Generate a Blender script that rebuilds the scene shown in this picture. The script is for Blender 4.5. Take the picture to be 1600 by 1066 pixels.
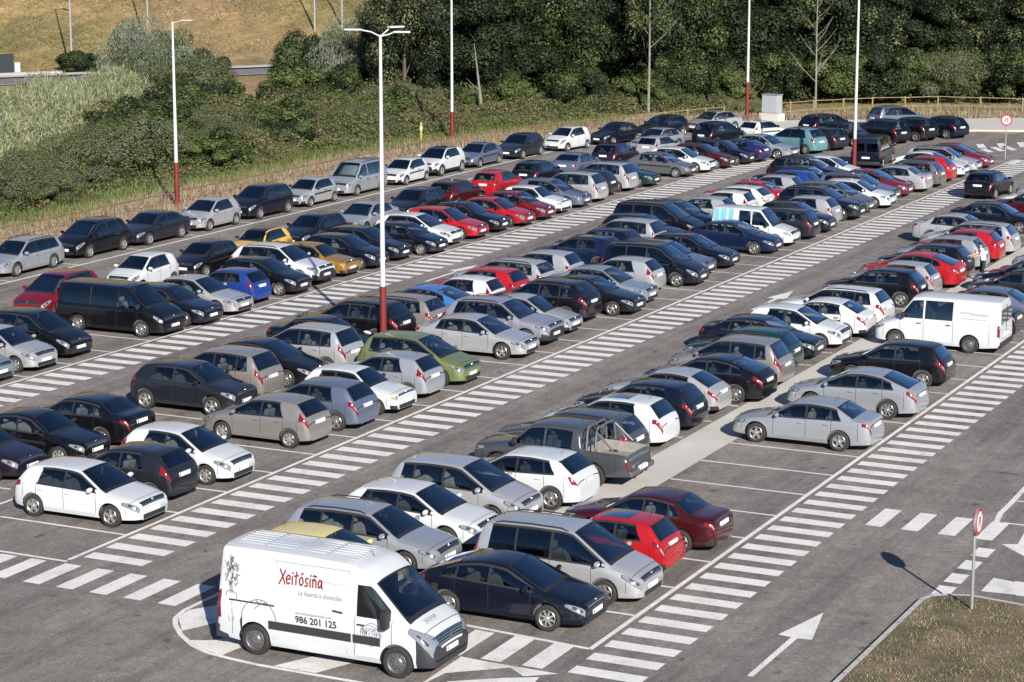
import bpy, bmesh, math, random
import numpy as np
from mathutils import Vector, Matrix

random.seed(7)
RNG = np.random.default_rng(7)
for o in list(bpy.data.objects): bpy.data.objects.remove(o, do_unlink=True)
scene = bpy.context.scene
COL = scene.collection
R = math.radians

# ------------------------------------------------------------------ camera
# world: x runs along the parking rows (away, to the upper right), y runs across them, metres
CAM_F, CAM_P, CAM_Y, CAM_R = 3638.295, 0.194886, -1.11697, 0.000608
cy, sy = math.cos(CAM_Y), math.sin(CAM_Y)
_r = Vector((cy, sy, 0)); _fh = Vector((-sy, cy, 0)); _up = Vector((0, 0, 1))
_f = _fh * math.cos(CAM_P) - _up * math.sin(CAM_P)
_u = _fh * math.sin(CAM_P) + _up * math.cos(CAM_P)
cr, sr = math.cos(CAM_R), math.sin(CAM_R)
_rx = cr * _r + sr * _u; _ux = -sr * _r + cr * _u
cam = bpy.data.cameras.new('camera'); camo = bpy.data.objects.new('camera', cam); COL.objects.link(camo)
camo.matrix_world = Matrix(((_rx.x, _ux.x, -_f.x, -47.4704), (_rx.y, _ux.y, -_f.y, -35.9371), (_rx.z, _ux.z, -_f.z, 17.3304), (0, 0, 0, 1)))
cam.sensor_fit = 'HORIZONTAL'; cam.sensor_width = 36.0; cam.lens = 36.0 * CAM_F / 1600.0
cam.clip_start = 0.5; cam.clip_end = 3000
scene.camera = camo
scene.render.resolution_x, scene.render.resolution_y = 1024, 682

# ------------------------------------------------------------------ light
SUN_EL = R(26)
SUN_AZ = Vector((-0.755, -0.656, 0)).normalized()
sd = bpy.data.lights.new('sun', 'SUN'); so = bpy.data.objects.new('sun', sd); COL.objects.link(so)
sd.energy = 5.0; sd.angle = R(0.5); sd.color = (1.0, 0.93, 0.83)
sv = Vector((SUN_AZ.x * math.cos(SUN_EL), SUN_AZ.y * math.cos(SUN_EL), math.sin(SUN_EL)))
so.rotation_euler = sv.to_track_quat('Z', 'Y').to_euler(); so.location = (0, 0, 60)
w = bpy.data.worlds.new('World'); scene.world = w; w.use_nodes = True
nt = w.node_tree; bg = nt.nodes['Background']
sky = nt.nodes.new('ShaderNodeTexSky'); sky.sky_type = 'NISHITA'; sky.sun_disc = False
sky.sun_elevation = SUN_EL; sky.sun_rotation = math.atan2(SUN_AZ.x, SUN_AZ.y)
nt.links.new(sky.outputs[0], bg.inputs[0]); bg.inputs[1].default_value = 0.072
sky.dust_density = 0.0; sky.ozone_density = 5.0; sky.air_density = 0.8; sky.altitude = 1200
scene.view_settings.view_transform = 'Standard'; scene.view_settings.look = 'None'
scene.view_settings.exposure = 0.73; scene.view_settings.gamma = 1.0
scene.cycles.max_bounces = 6; scene.cycles.transparent_max_bounces = 16
scene.cycles.diffuse_bounces = 3; scene.cycles.glossy_bounces = 3

# ------------------------------------------------------------------ helpers
def put(o, parent=None):
    COL.objects.link(o)
    if parent is not None: o.parent = parent
    return o
def mesh_obj(name, verts, faces, mats, parent=None, idx=None, smooth=False):
    me = bpy.data.meshes.new(name)
    me.from_pydata([tuple(v) for v in verts], [], [tuple(f) for f in faces])
    for m in (mats if isinstance(mats, (list, tuple)) else [mats]): me.materials.append(m)
    if idx is not None: me.polygons.foreach_set('material_index', list(idx))
    if smooth: me.polygons.foreach_set('use_smooth', [True] * len(me.polygons))
    me.update()
    return put(bpy.data.objects.new(name, me), parent)
def tag(o, label=None, cat=None, group=None, kind=None):
    if label: o['label'] = label
    if cat: o['category'] = cat
    if group: o['group'] = group
    if kind: o['kind'] = kind
    return o
def empty(name, loc=(0, 0, 0), rz=0.0):
    o = bpy.data.objects.new(name, None); o.empty_display_size = 0.3
    o.location = loc; o.rotation_euler = (0, 0, rz); return put(o)
class MB:
    def __init__(s): s.v = []; s.f = []; s.m = []
    def add(s, vs, fs, mi=0):
        n = len(s.v); s.v += [tuple(v) for v in vs]; s.f += [tuple(i + n for i in f) for f in fs]; s.m += [mi] * len(fs); return s
    def box(s, x0, x1, y0, y1, z0, z1, mi=0, b=0.0, M=None):
        if b > 0:
            bm = bmesh.new(); bmesh.ops.create_cube(bm, size=1)
            bmesh.ops.scale(bm, vec=(x1 - x0, y1 - y0, z1 - z0), verts=bm.verts)
            bmesh.ops.bevel(bm, geom=bm.edges[:], offset=b, segments=2, profile=.6, affect='EDGES')
            vs = [v.co + Vector(((x0 + x1) / 2, (y0 + y1) / 2, (z0 + z1) / 2)) for v in bm.verts]
            fs = [[v.index for v in f.verts] for f in bm.faces]; bm.free()
        else:
            vs = [Vector(p) for p in ((x0, y0, z0), (x1, y0, z0), (x1, y1, z0), (x0, y1, z0), (x0, y0, z1), (x1, y0, z1), (x1, y1, z1), (x0, y1, z1))]
            fs = [(0, 3, 2, 1), (4, 5, 6, 7), (0, 1, 5, 4), (1, 2, 6, 5), (2, 3, 7, 6), (3, 0, 4, 7)]
        if M is not None: vs = [M @ v for v in vs]
        return s.add(vs, fs, mi)
    def tube(s, pts, rad, n=8, mi=0, cap=True):
        pts = [Vector(p) for p in pts]; rings = []
        for i, p in enumerate(pts):
            t = (pts[min(i + 1, len(pts) - 1)] - pts[max(i - 1, 0)]).normalized()
            a = t.cross(Vector((0, 0, 1)) if abs(t.z) < .9 else Vector((1, 0, 0))).normalized(); b = t.cross(a)
            r = rad[i] if isinstance(rad, (list, tuple)) else rad
            rings.append([p + r * (math.cos(2 * math.pi * k / n) * a + math.sin(2 * math.pi * k / n) * b) for k in range(n)])
        vs = [v for rg in rings for v in rg]; fs = []
        for i in range(len(pts) - 1):
            for k in range(n): fs.append((i * n + k, i * n + (k + 1) % n, (i + 1) * n + (k + 1) % n, (i + 1) * n + k))
        if cap: fs += [tuple(range(n))[::-1], tuple(range((len(pts) - 1) * n, len(pts) * n))]
        return s.add(vs, fs, mi)
    def lathe(s, prof, n=24, axis='y', mi=0, c=(0, 0, 0)):      # prof: (radius, along axis)
        vs = []; fs = []
        for r, a in prof:
            for k in range(n):
                t = 2 * math.pi * k / n; p = (r * math.cos(t), a, r * math.sin(t)) if axis == 'y' else ((r * math.cos(t), r * math.sin(t), a) if axis == 'z' else (a, r * math.cos(t), r * math.sin(t)))
                vs.append((p[0] + c[0], p[1] + c[1], p[2] + c[2]))
        for i in range(len(prof) - 1):
            for k in range(n): fs.append((i * n + k, i * n + (k + 1) % n, (i + 1) * n + (k + 1) % n, (i + 1) * n + k))
        return s.add(vs, fs, mi)
    def build(s, name, mats, parent=None, smooth=False, sharp=35):
        o = mesh_obj(name, s.v, s.f, mats, parent, s.m, smooth)
        if smooth: o.data.set_sharp_from_angle(angle=R(sharp))
        return o

# ------------------------------------------------------------------ materials
def srgb(r, g, b): return tuple(((c / 255) / 12.92 if c / 255 <= .04045 else ((c / 255 + .055) / 1.055) ** 2.4) for c in (r, g, b))
def mat(name, color=(.5, .5, .5), rough=.6, metal=0.0, coat=0.0, spec=.5):
    m = bpy.data.materials.new(name); m.use_nodes = True
    p = m.node_tree.nodes['Principled BSDF']
    p.inputs['Base Color'].default_value = (*color, 1); p.inputs['Roughness'].default_value = rough
    p.inputs['Metallic'].default_value = metal; p.inputs['Coat Weight'].default_value = coat
    p.inputs['Coat Roughness'].default_value = .03; p.inputs['Specular IOR Level'].default_value = spec
    return m
def nodes(m): return m.node_tree.nodes, m.node_tree.links, m.node_tree.nodes['Principled BSDF']
def noise(N, L, scale, detail=4, rough=.55, vec=None, dist=0.0):
    n = N.new('ShaderNodeTexNoise'); n.inputs['Scale'].default_value = scale; n.inputs['Detail'].default_value = detail
    n.inputs['Roughness'].default_value = rough; n.inputs['Distortion'].default_value = dist
    if vec is not None: L.new(vec, n.inputs['Vector'])
    return n
def ramp(N, L, fac, stops):
    r = N.new('ShaderNodeValToRGB'); L.new(fac, r.inputs[0]); e = r.color_ramp.elements
    while len(e) < len(stops): e.new(.5)
    for k, (p, c) in enumerate(stops): e[k].position = p; e[k].color = (*c, 1)
    return r
def mix(N, L, a, b, fac, mode='MIX'):
    x = N.new('ShaderNodeMix'); x.data_type = 'RGBA'; x.blend_type = mode
    (L.new(fac, x.inputs[0]) if hasattr(fac, 'links') else setattr(x.inputs[0], 'default_value', fac))
    for s_, q in ((6, a), (7, b)):
        (L.new(q, x.inputs[s_]) if hasattr(q, 'links') else setattr(x.inputs[s_], 'default_value', (*q, 1)))
    return x.outputs[2]
def pos(N, L, sc=(1, 1, 1), rot=(0, 0, 0)):
    g = N.new('ShaderNodeNewGeometry'); mp = N.new('ShaderNodeMapping'); mp.inputs['Scale'].default_value = sc; mp.inputs['Rotation'].default_value = rot
    L.new(g.outputs['Position'], mp.inputs['Vector']); return mp.outputs[0]
def bump(N, L, p, h, strength, dist=.02):
    b = N.new('ShaderNodeBump'); b.inputs['Strength'].default_value = strength; b.inputs['Distance'].default_value = dist
    L.new(h, b.inputs['Height']); L.new(b.outputs[0], p.inputs['Normal'])

def mat_asphalt():
    m = mat('asphalt', rough=.88); N, L, p = nodes(m); v = pos(N, L)
    big = noise(N, L, .12, 5, .6, v, .6); mid = noise(N, L, .9, 5, .65, v, 1.2); fine = noise(N, L, 20, 4, .85, v)
    streak = noise(N, L, 1.0, 5, .65, pos(N, L, (.05, 1.1, 1)), .3); drip = noise(N, L, 1.7, 3, .5, v, .2); grit = noise(N, L, 7, 3, .8, v)
    c = ramp(N, L, big.outputs[0], [(.3, (.150, .138, .129)), (.7, (.208, .193, .181))]).outputs[0]
    c = mix(N, L, c, ramp(N, L, mid.outputs[0], [(.33, (.33, .32, .31)), (.67, (.65, .63, .61))]).outputs[0], .6, 'OVERLAY')
    c = mix(N, L, c, ramp(N, L, streak.outputs[0], [(.36, (.24, .24, .24)), (.50, (.5, .5, .5)), (.66, (.68, .67, .66))]).outputs[0], .5, 'OVERLAY')
    c = mix(N, L, c, ramp(N, L, grit.outputs[0], [(.3, (.22, .22, .22)), (.7, (.78, .78, .78))]).outputs[0], .5, 'OVERLAY')
    c = mix(N, L, c, ramp(N, L, fine.outputs[0], [(.3, (.12, .12, .12)), (.7, (.88, .88, .88))]).outputs[0], .7, 'OVERLAY')
    c = mix(N, L, c, ramp(N, L, drip.outputs[0], [(.29, (.38, .36, .34)), (.35, (1, 1, 1))]).outputs[0], .8, 'MULTIPLY')
    L.new(c, p.inputs['Base Color']); bump(N, L, p, fine.outputs[0], .5, .012); return m
def mat_paintline():
    m = mat('road_paint', rough=.7); N, L, p = nodes(m); v = pos(N, L)
    a = noise(N, L, 1.1, 5, .7, v, .8); f = noise(N, L, 26, 3, .7, v)
    c = ramp(N, L, a.outputs[0], [(.25, (.46, .445, .43)), (.42, (.66, .65, .63)), (.6, (.74, .73, .715))]).outputs[0]
    c = mix(N, L, c, ramp(N, L, f.outputs[0], [(.28, (.28, .27, .26)), (.46, (1, 1, 1))]).outputs[0], .8, 'MULTIPLY')
    L.new(c, p.inputs['Base Color']); return m
def mat_noise(name, stops, scale=2., rough=.9, fine=None, b=0., sc=(1, 1, 1), detail=5):
    m = mat(name, rough=rough); N, L, p = nodes(m); v = pos(N, L, sc); a = noise(N, L, scale, detail, .62, v, .5)
    c = ramp(N, L, a.outputs[0], stops).outputs[0]
    if fine:
        f = noise(N, L, fine, 3, .7, v); c = mix(N, L, c, ramp(N, L, f.outputs[0], [(.3, (.25, .25, .25)), (.7, (.78, .78, .78))]).outputs[0], .6, 'OVERLAY')
        if b: bump(N, L, p, f.outputs[0], b, .03)
    L.new(c, p.inputs['Base Color']); return m
def mat_leaf(name, c1, c2, scale=.35, rough=.6, trans=.0):
    m = mat(name, rough=rough, spec=.25); N, L, p = nodes(m); v = pos(N, L); a = noise(N, L, scale, 3, .6, v)
    b_ = noise(N, L, 3.1, 2, .6, v)
    c = ramp(N, L, a.outputs[0], [(.32, c1), (.68, c2)]).outputs[0]
    c = mix(N, L, c, ramp(N, L, b_.outputs[0], [(.3, (.34, .34, .34)), (.7, (.68, .68, .68))]).outputs[0], .5, 'OVERLAY')
    L.new(c, p.inputs['Base Color'])
    if trans:
        t = N.new('ShaderNodeBsdfTranslucent'); L.new(c, t.inputs[0]); ms = N.new('ShaderNodeMixShader'); ms.inputs[0].default_value = trans
        out = N['Material Output']; L.new(p.outputs[0], ms.inputs[1]); L.new(t.outputs[0], ms.inputs[2]); L.new(ms.outputs[0], out.inputs[0])
    return m
def mat_glass(name, tint, refl=1.0):
    m = bpy.data.materials.new(name); m.use_nodes = True; N, L = m.node_tree.nodes, m.node_tree.links
    N.remove(N['Principled BSDF']); out = N['Material Output']
    t = N.new('ShaderNodeBsdfTransparent'); t.inputs[0].default_value = (*tint, 1)
    g = N.new('ShaderNodeBsdfGlossy'); g.inputs['Roughness'].default_value = .03; g.inputs[0].default_value = (.90, .95, 1, 1)
    fr = N.new('ShaderNodeFresnel'); fr.inputs[0].default_value = 1.5
    mu = N.new('ShaderNodeMath'); mu.operation = 'MULTIPLY'; mu.inputs[1].default_value = refl; mu.use_clamp = True; L.new(fr.outputs[0], mu.inputs[0])
    ms = N.new('ShaderNodeMixShader'); L.new(mu.outputs[0], ms.inputs[0]); L.new(t.outputs[0], ms.inputs[1]); L.new(g.outputs[0], ms.inputs[2]); L.new(ms.outputs[0], out.inputs[0])
    return m
def mat_wood(name, c1, c2):
    return mat_noise(name, [(.3, c1), (.7, c2)], 2.5, .8, 14, sc=(1, 1, .4))

M = {}
M['asphalt'] = mat_asphalt(); M['line'] = mat_paintline()
M['concrete'] = mat_noise('concrete', [(.3, (.44, .425, .395)), (.7, (.52, .505, .47))], .5, .9)
M['kerb'] = mat_noise('kerb_concrete', [(.3, (.34, .33, .31)), (.7, (.48, .47, .44))], 1.5, .9, 20)
M['earth'] = mat_noise('dry_earth', [(.3, (.16, .115, .06)), (.5, (.26, .20, .115)), (.7, (.13, .13, .045))], .35, .95, 5)
M['trim'] = mat('black_trim', (.018, .018, .02), .5)
M['grey_plastic'] = mat('grey_plastic', (.028, .031, .036), .5)
M['well'] = mat('wheel_well', (.006, .006, .006), .9)
M['rubber'] = mat('tyre_rubber', (.022, .021, .02), .8)
M['alloy'] = mat('alloy', (.55, .55, .55), .32, .8); M['hubcap'] = mat('hubcap', (.36, .36, .36), .4, .5); M['steelrim'] = mat('steel_rim', (.16, .16, .165), .45, .5)
M['darkrim'] = mat('dark_rim', (.05, .05, .05), .4, .5)
M['chrome'] = mat('chrome', (.75, .75, .75), .12, 1.0)
M['lamp'] = mat('headlight_lens', (.33, .35, .37), .10, .5, .7); M['lampdark'] = mat('headlight_bulb', (.1, .1, .11), .15, .6)
M['amber'] = mat('amber_lens', (.75, .22, .03), .25, 0, .6)
M['tail'] = mat('taillight_lens', (.17, .006, .008), .12, 0, .9); M['reverse'] = mat('reverse_lamp', (.34, .20, .19), .2, 0, .8)
M['plate'] = mat('number_plate', (.78, .78, .76), .45); M['plateblue'] = mat('plate_blue', (.02, .08, .45), .45)
M['seat'] = mat('seat_fabric', (.085, .085, .09), .9); M['seatlight'] = mat('seat_light_fabric', (.30, .29, .27), .9); M['paper'] = mat('paper', (.7, .7, .66), .8)
M['glass'] = mat_glass('car_glass', (.60, .65, .66), 2.6); M['glassdark'] = mat_glass('privacy_glass', (.10, .11, .12), 2.0)
M['redpole'] = mat_noise('red_pole_paint', [(.3, (.13, .013, .014)), (.7, (.175, .018, .018))], 2, .5)
M['whitepole'] = mat('white_pole_paint', (.50, .51, .51), .5); M['galv'] = mat('galvanised_steel', (.42, .43, .43), .45, .6)
M['signred'] = mat('sign_red', (.42, .02, .03), .4); M['signwhite'] = mat('sign_white', (.8, .8, .8), .4); M['black'] = mat('sign_black', (.015, .015, .015), .5)
M['woodtan'] = mat_wood('pale_wood', (.20, .135, .075), (.28, .20, .115)); M['woodrust'] = mat_wood('brown_wood', (.13, .068, .042), (.22, .12, .075))
M['skin'] = mat('skin', (.48, .27, .19), .6); M['shirt'] = mat('white_shirt', (.8, .8, .8), .85); M['trousers'] = mat('black_trousers', (.015, .015, .018), .9); M['hair'] = mat('dark_hair', (.02, .014, .01), .8)
M['inkred'] = mat('lettering_red', (.22, .004, .008), .6); M['inkgrey'] = mat('lettering_grey', (.20, .20, .20), .6); M['inkblack'] = mat('lettering_black', (.02, .02, .02), .6); M['inkline'] = mat('line_drawing_ink', (.08, .08, .08), .7)
M['liner'] = mat_noise('load_bed', [(.3, (.19, .18, .165)), (.7, (.27, .26, .235))], 5, .8)
M['vinylblue'] = mat('blue_vinyl', (.16, .42, .68), .4, 0, .5); M['vinylpale'] = mat('pale_vinyl', (.66, .80, .86), .4, 0, .5)

PAINTS = {}
def paint(key):
    if key in PAINTS: return PAINTS[key]
    table = {  # colour, roughness, metallic
        'white': ((.50, .525, .545), .35, 0), 'silver': ((.47, .48, .495), .28, .5), 'silver2': ((.37, .395, .43), .28, .5), 'grey': ((.15, .155, .165), .3, .5),
        'mid grey': ((.085, .09, .10), .3, .5), 'beige grey': ((.29, .275, .26), .3, .5), 'dark grey': ((.017, .020, .027), .34, .4), 'black': ((.003, .003, .005), .3, 0), 'navy': ((.004, .006, .015), .3, .2),
        'dark blue': ((.006, .014, .05), .3, .3), 'blue': ((.012, .05, .26), .3, .3), 'sky blue': ((.06, .20, .55), .33, .4), 'blue grey': ((.14, .17, .25), .36, .5),
        'pale blue': ((.27, .33, .38), .36, .5), 'red': ((.32, .008, .012), .3, 0), 'dark red': ((.15, .005, .012), .3, .15), 'maroon': ((.045, .004, .006), .3, .15),
        'green': ((.20, .25, .10), .38, .5), 'dark green': ((.006, .035, .035), .3, .2), 'teal': ((.16, .33, .37), .36, .45), 'gold': ((.36, .19, .03), .36, .45),
        'yellow': ((.58, .37, .07), .35, 0), 'pale yellow': ((.60, .51, .20), .38, 0), 'plum': ((.016, .010, .022), .32, .3), 'purple': ((.02, .02, .10), .32, .35), 'lilac': ((.34, .34, .41), .36, .5)}
    c, r_, me_ = table[key]
    m = mat('paint_' + key.replace(' ', '_'), c, r_, me_, .8, .22); N, L, p = nodes(m)
    # faint dust on the paint, stronger on dark cars
    v = pos(N, L); a = noise(N, L, 2.3, 4, .7, v)
    col = mix(N, L, c, tuple(min(1, x * .97 + .004) for x in c), ramp(N, L, a.outputs[0], [(.35, (0, 0, 0)), (.75, (1, 1, 1))]).outputs[0])
    L.new(col, p.inputs['Base Color']); PAINTS[key] = m; return m

# ------------------------------------------------------------------ car bodies (lofted from a side profile, plan outline and tumblehome)
def curve(pts, L, rad=.07):
    xs = np.array([p[0] for p in pts]); zs_ = np.array([p[1] for p in pts]); k = np.linspace(-1, 1, 9)
    def f(d):
        r_ = min(rad, d * .5 + .002, max(0, L - d) * .5 + .002)
        return float(np.mean(np.interp(d + k * r_, xs, zs_)))
    return f
BASE = dict(L=4.2, W=1.78, H=1.48, nz=.72, cz=.95, cowl=1.10, wtop=1.95, rend=3.68, rbase=4.03, rz=1.02, belt=.91, beltr=.97, tumble=.40, crown=.06,
            fd=1.32, b=2.40, c=3.32, q=None, lean=.14, df=.86, dr=3.44, r=.315, clear=.19, doors=5, clad=0, bump=False, tail='low', rim='five', rails=False,
            mould=False, glassr='glass', sunroof=None, boot=False, ws=None, nosew=1.0, box=False, antenna=True, square=False)
def spec(**k): s = dict(BASE); s.update(k); return s
SPECS = {
    'hatch': spec(),
    'small': spec(L=3.95, W=1.72, H=1.47, nz=.74, cz=.98, cowl=.98, wtop=1.80, rend=3.42, rbase=3.80, rz=1.03, fd=1.18, b=2.22, c=3.05, lean=.2, df=.78, dr=3.26, r=.30, rim='cap'),
    'city': spec(L=3.65, W=1.63, H=1.50, nz=.78, cz=1.02, cowl=.88, wtop=1.62, rend=3.22, rbase=3.53, rz=1.06, belt=.93, beltr=1.02, fd=1.05, b=2.0, c=2.8, lean=.1, df=.68, dr=3.06, r=.28, rim='five'),
    'boxy': spec(L=3.75, W=1.60, H=1.40, nz=.74, cz=.93, cowl=1.08, wtop=1.66, rend=3.25, rbase=3.58, rz=.96, belt=.90, beltr=.93, fd=1.22, b=2.35, c=3.1, lean=.22, df=.75, dr=3.12, r=.27, doors=3, rim='steel', mould=True, square=True),
    'clio3': spec(L=3.75, W=1.64, H=1.42, nz=.70, cz=.93, cowl=1.0, wtop=1.72, rend=3.25, rbase=3.60, rz=.98, fd=1.18, b=2.35, c=3.12, lean=.16, df=.76, dr=3.23, r=.28, doors=3, rim='cap', mould=True),
    'sport': spec(L=4.28, W=1.80, H=1.46, nz=.74, cz=.96, cowl=1.08, wtop=1.92, rend=3.62, rbase=4.06, rz=1.06, beltr=1.02, fd=1.28, b=2.36, c=3.25, q=3.55, lean=.22, df=.88, dr=3.46, r=.325),
    'sedan': spec(L=4.58, W=1.76, H=1.44, nz=.70, cz=.94, cowl=1.22, wtop=2.02, rend=3.42, rbase=3.98, rz=1.06, belt=.90, beltr=.97, fd=1.42, b=2.48, c=3.32, q=3.62, lean=.16, df=.86, dr=3.58, r=.32, boot=True),
    'oldsedan': spec(L=4.45, W=1.70, H=1.41, nz=.70, cz=.92, cowl=1.22, wtop=1.98, rend=3.25, rbase=3.72, rz=1.02, belt=.88, beltr=.94, fd=1.40, b=2.42, c=3.18, q=3.45, lean=.18, df=.86, dr=3.53, r=.30, boot=True, rim='cap', mould=True),
    'fast': spec(L=4.5, W=1.78, H=1.46, nz=.70, cz=.95, cowl=1.05, wtop=2.05, rend=3.30, rbase=4.20, rz=1.08, belt=.90, beltr=1.0, fd=1.36, b=2.46, c=3.35, q=3.72, lean=.12, df=.92, dr=3.55, r=.325, rim='ten'),
    'xsara': spec(L=4.2, W=1.70, H=1.40, nz=.67, cz=.92, cowl=1.08, wtop=1.88, rend=3.20, rbase=3.86, rz=1.02, belt=.88, beltr=.95, fd=1.28, b=2.35, c=3.22, q=None, lean=.1, df=.85, dr=3.39, r=.29, rim='cap', mould=True),
    'wagon': spec(L=4.6, W=1.77, H=1.48, nz=.71, cz=.95, cowl=1.15, wtop=1.98, rend=4.12, rbase=4.42, rz=1.02, belt=.90, beltr=.96, fd=1.36, b=2.44, c=3.36, q=4.05, lean=.12, df=.88, dr=3.58, r=.32, rails=True, rim='ten'),
    'mpv': spec(L=4.3, W=1.80, H=1.62, nz=.76, cz=1.03, cowl=.92, wtop=1.88, rend=3.78, rbase=4.12, rz=1.06, belt=.97, beltr=1.04, tumble=.34, fd=1.25, b=2.38, c=3.30, q=3.72, lean=.08, df=.85, dr=3.55, r=.315, tail='mid', rim='cap'),
    'wedge': spec(L=4.28, W=1.80, H=1.64, nz=.74, cz=1.02, cowl=.86, wtop=1.86, rend=3.66, rbase=4.05, rz=1.08, belt=.98, beltr=1.06, tumble=.34, fd=1.22, b=2.36, c=3.22, q=3.55, lean=.18, df=.84, dr=3.52, r=.31, tail='mid', rim='cap'),
    'bigmpv': spec(L=4.65, W=1.83, H=1.74, nz=.74, cz=1.04, cowl=.84, wtop=1.86, rend=4.28, rbase=4.52, rz=1.04, belt=.96, beltr=1.0, tumble=.30, fd=1.28, b=2.40, c=3.36, q=4.12, lean=.08, df=.93, dr=3.77, r=.32, tail='mid', rails=True, rim='five', glassr='glassdark'),
    'suv': spec(L=4.15, W=1.79, H=1.58, nz=.84, cz=1.05, cowl=1.02, wtop=1.82, rend=3.60, rbase=3.98, rz=1.12, belt=1.02, beltr=1.09, fd=1.26, b=2.34, c=3.22, lean=.16, df=.84, dr=3.45, r=.34, clear=.24, clad=1),
    'bigsuv': spec(L=4.62, W=1.88, H=1.66, nz=.90, cz=1.10, cowl=1.22, wtop=2.02, rend=4.02, rbase=4.42, rz=1.16, belt=1.05, beltr=1.10, fd=1.45, b=2.52, c=3.42, q=3.98, lean=.14, df=.90, dr=3.76, r=.36, clear=.26, clad=1, rails=True),
    'leisure': spec(L=4.38, W=1.81, H=1.82, nz=.80, cz=1.08, cowl=.92, wtop=1.72, rend=4.28, rbase=4.36, rz=1.06, belt=1.0, beltr=1.02, tumble=.20, fd=1.20, b=2.18, c=3.20, q=4.02, lean=.0, df=.92, dr=3.65, r=.31, tail='mid', rails=True, box=True, rim='cap'),
    'minivan': spec(L=5.0, W=1.90, H=1.92, nz=.82, cz=1.16, cowl=.80, wtop=1.72, rend=4.86, rbase=4.97, rz=1.08, belt=1.08, beltr=1.10, tumble=.20, fd=1.15, b=2.12, c=3.35, q=4.7, lean=.0, df=.98, dr=3.98, r=.33, tail='mid', box=True, rim='ten', glassr='glassdark'),
    'kangoo': spec(L=4.1, W=1.70, H=1.80, nz=.76, cz=1.02, cowl=.98, wtop=1.62, rend=4.03, rbase=4.09, rz=1.05, belt=.98, beltr=1.0, tumble=.16, fd=1.14, b=2.05, c=2.72, q=None, lean=.0, df=.82, dr=3.50, r=.30, tail='mid', box=True, rim='cap', antenna=False),
    'transit': spec(L=4.85, W=1.95, H=2.02, nz=.86, cz=1.14, cowl=.85, wtop=1.45, rend=4.80, rbase=4.84, rz=1.12, belt=1.14, beltr=1.14, tumble=.16, crown=.09, fd=1.02, b=1.92, c=3.05, q=None, lean=.0, df=.85, dr=3.70, r=.33, tail='none', box=True, rim='steel', ws=1.08, antenna=False),
    'master': spec(L=5.55, W=2.07, H=2.50, nz=1.06, cz=1.34, cowl=.62, wtop=1.46, rend=5.49, rbase=5.53, rz=1.30, belt=1.26, beltr=1.26, tumble=.115, crown=.13, fd=.98, b=1.92, c=1.96, q=None, lean=.0, df=.86, dr=4.54, r=.365, clear=.24, tail='none', box=True, bump=True, rim='steel', ws=1.02, doors=3),
    'pickup': spec(L=5.05, W=1.83, H=1.74, nz=.94, cz=1.14, cowl=1.25, wtop=1.85, rend=3.42, rbase=3.50, rz=1.14, belt=1.06, beltr=1.08, tumble=.30, fd=1.42, b=2.35, c=3.24, q=None, lean=.0, df=.86, dr=3.90, r=.37, clear=.36, tail='mid', rim='five', boot=True, box=True),
}

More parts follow.
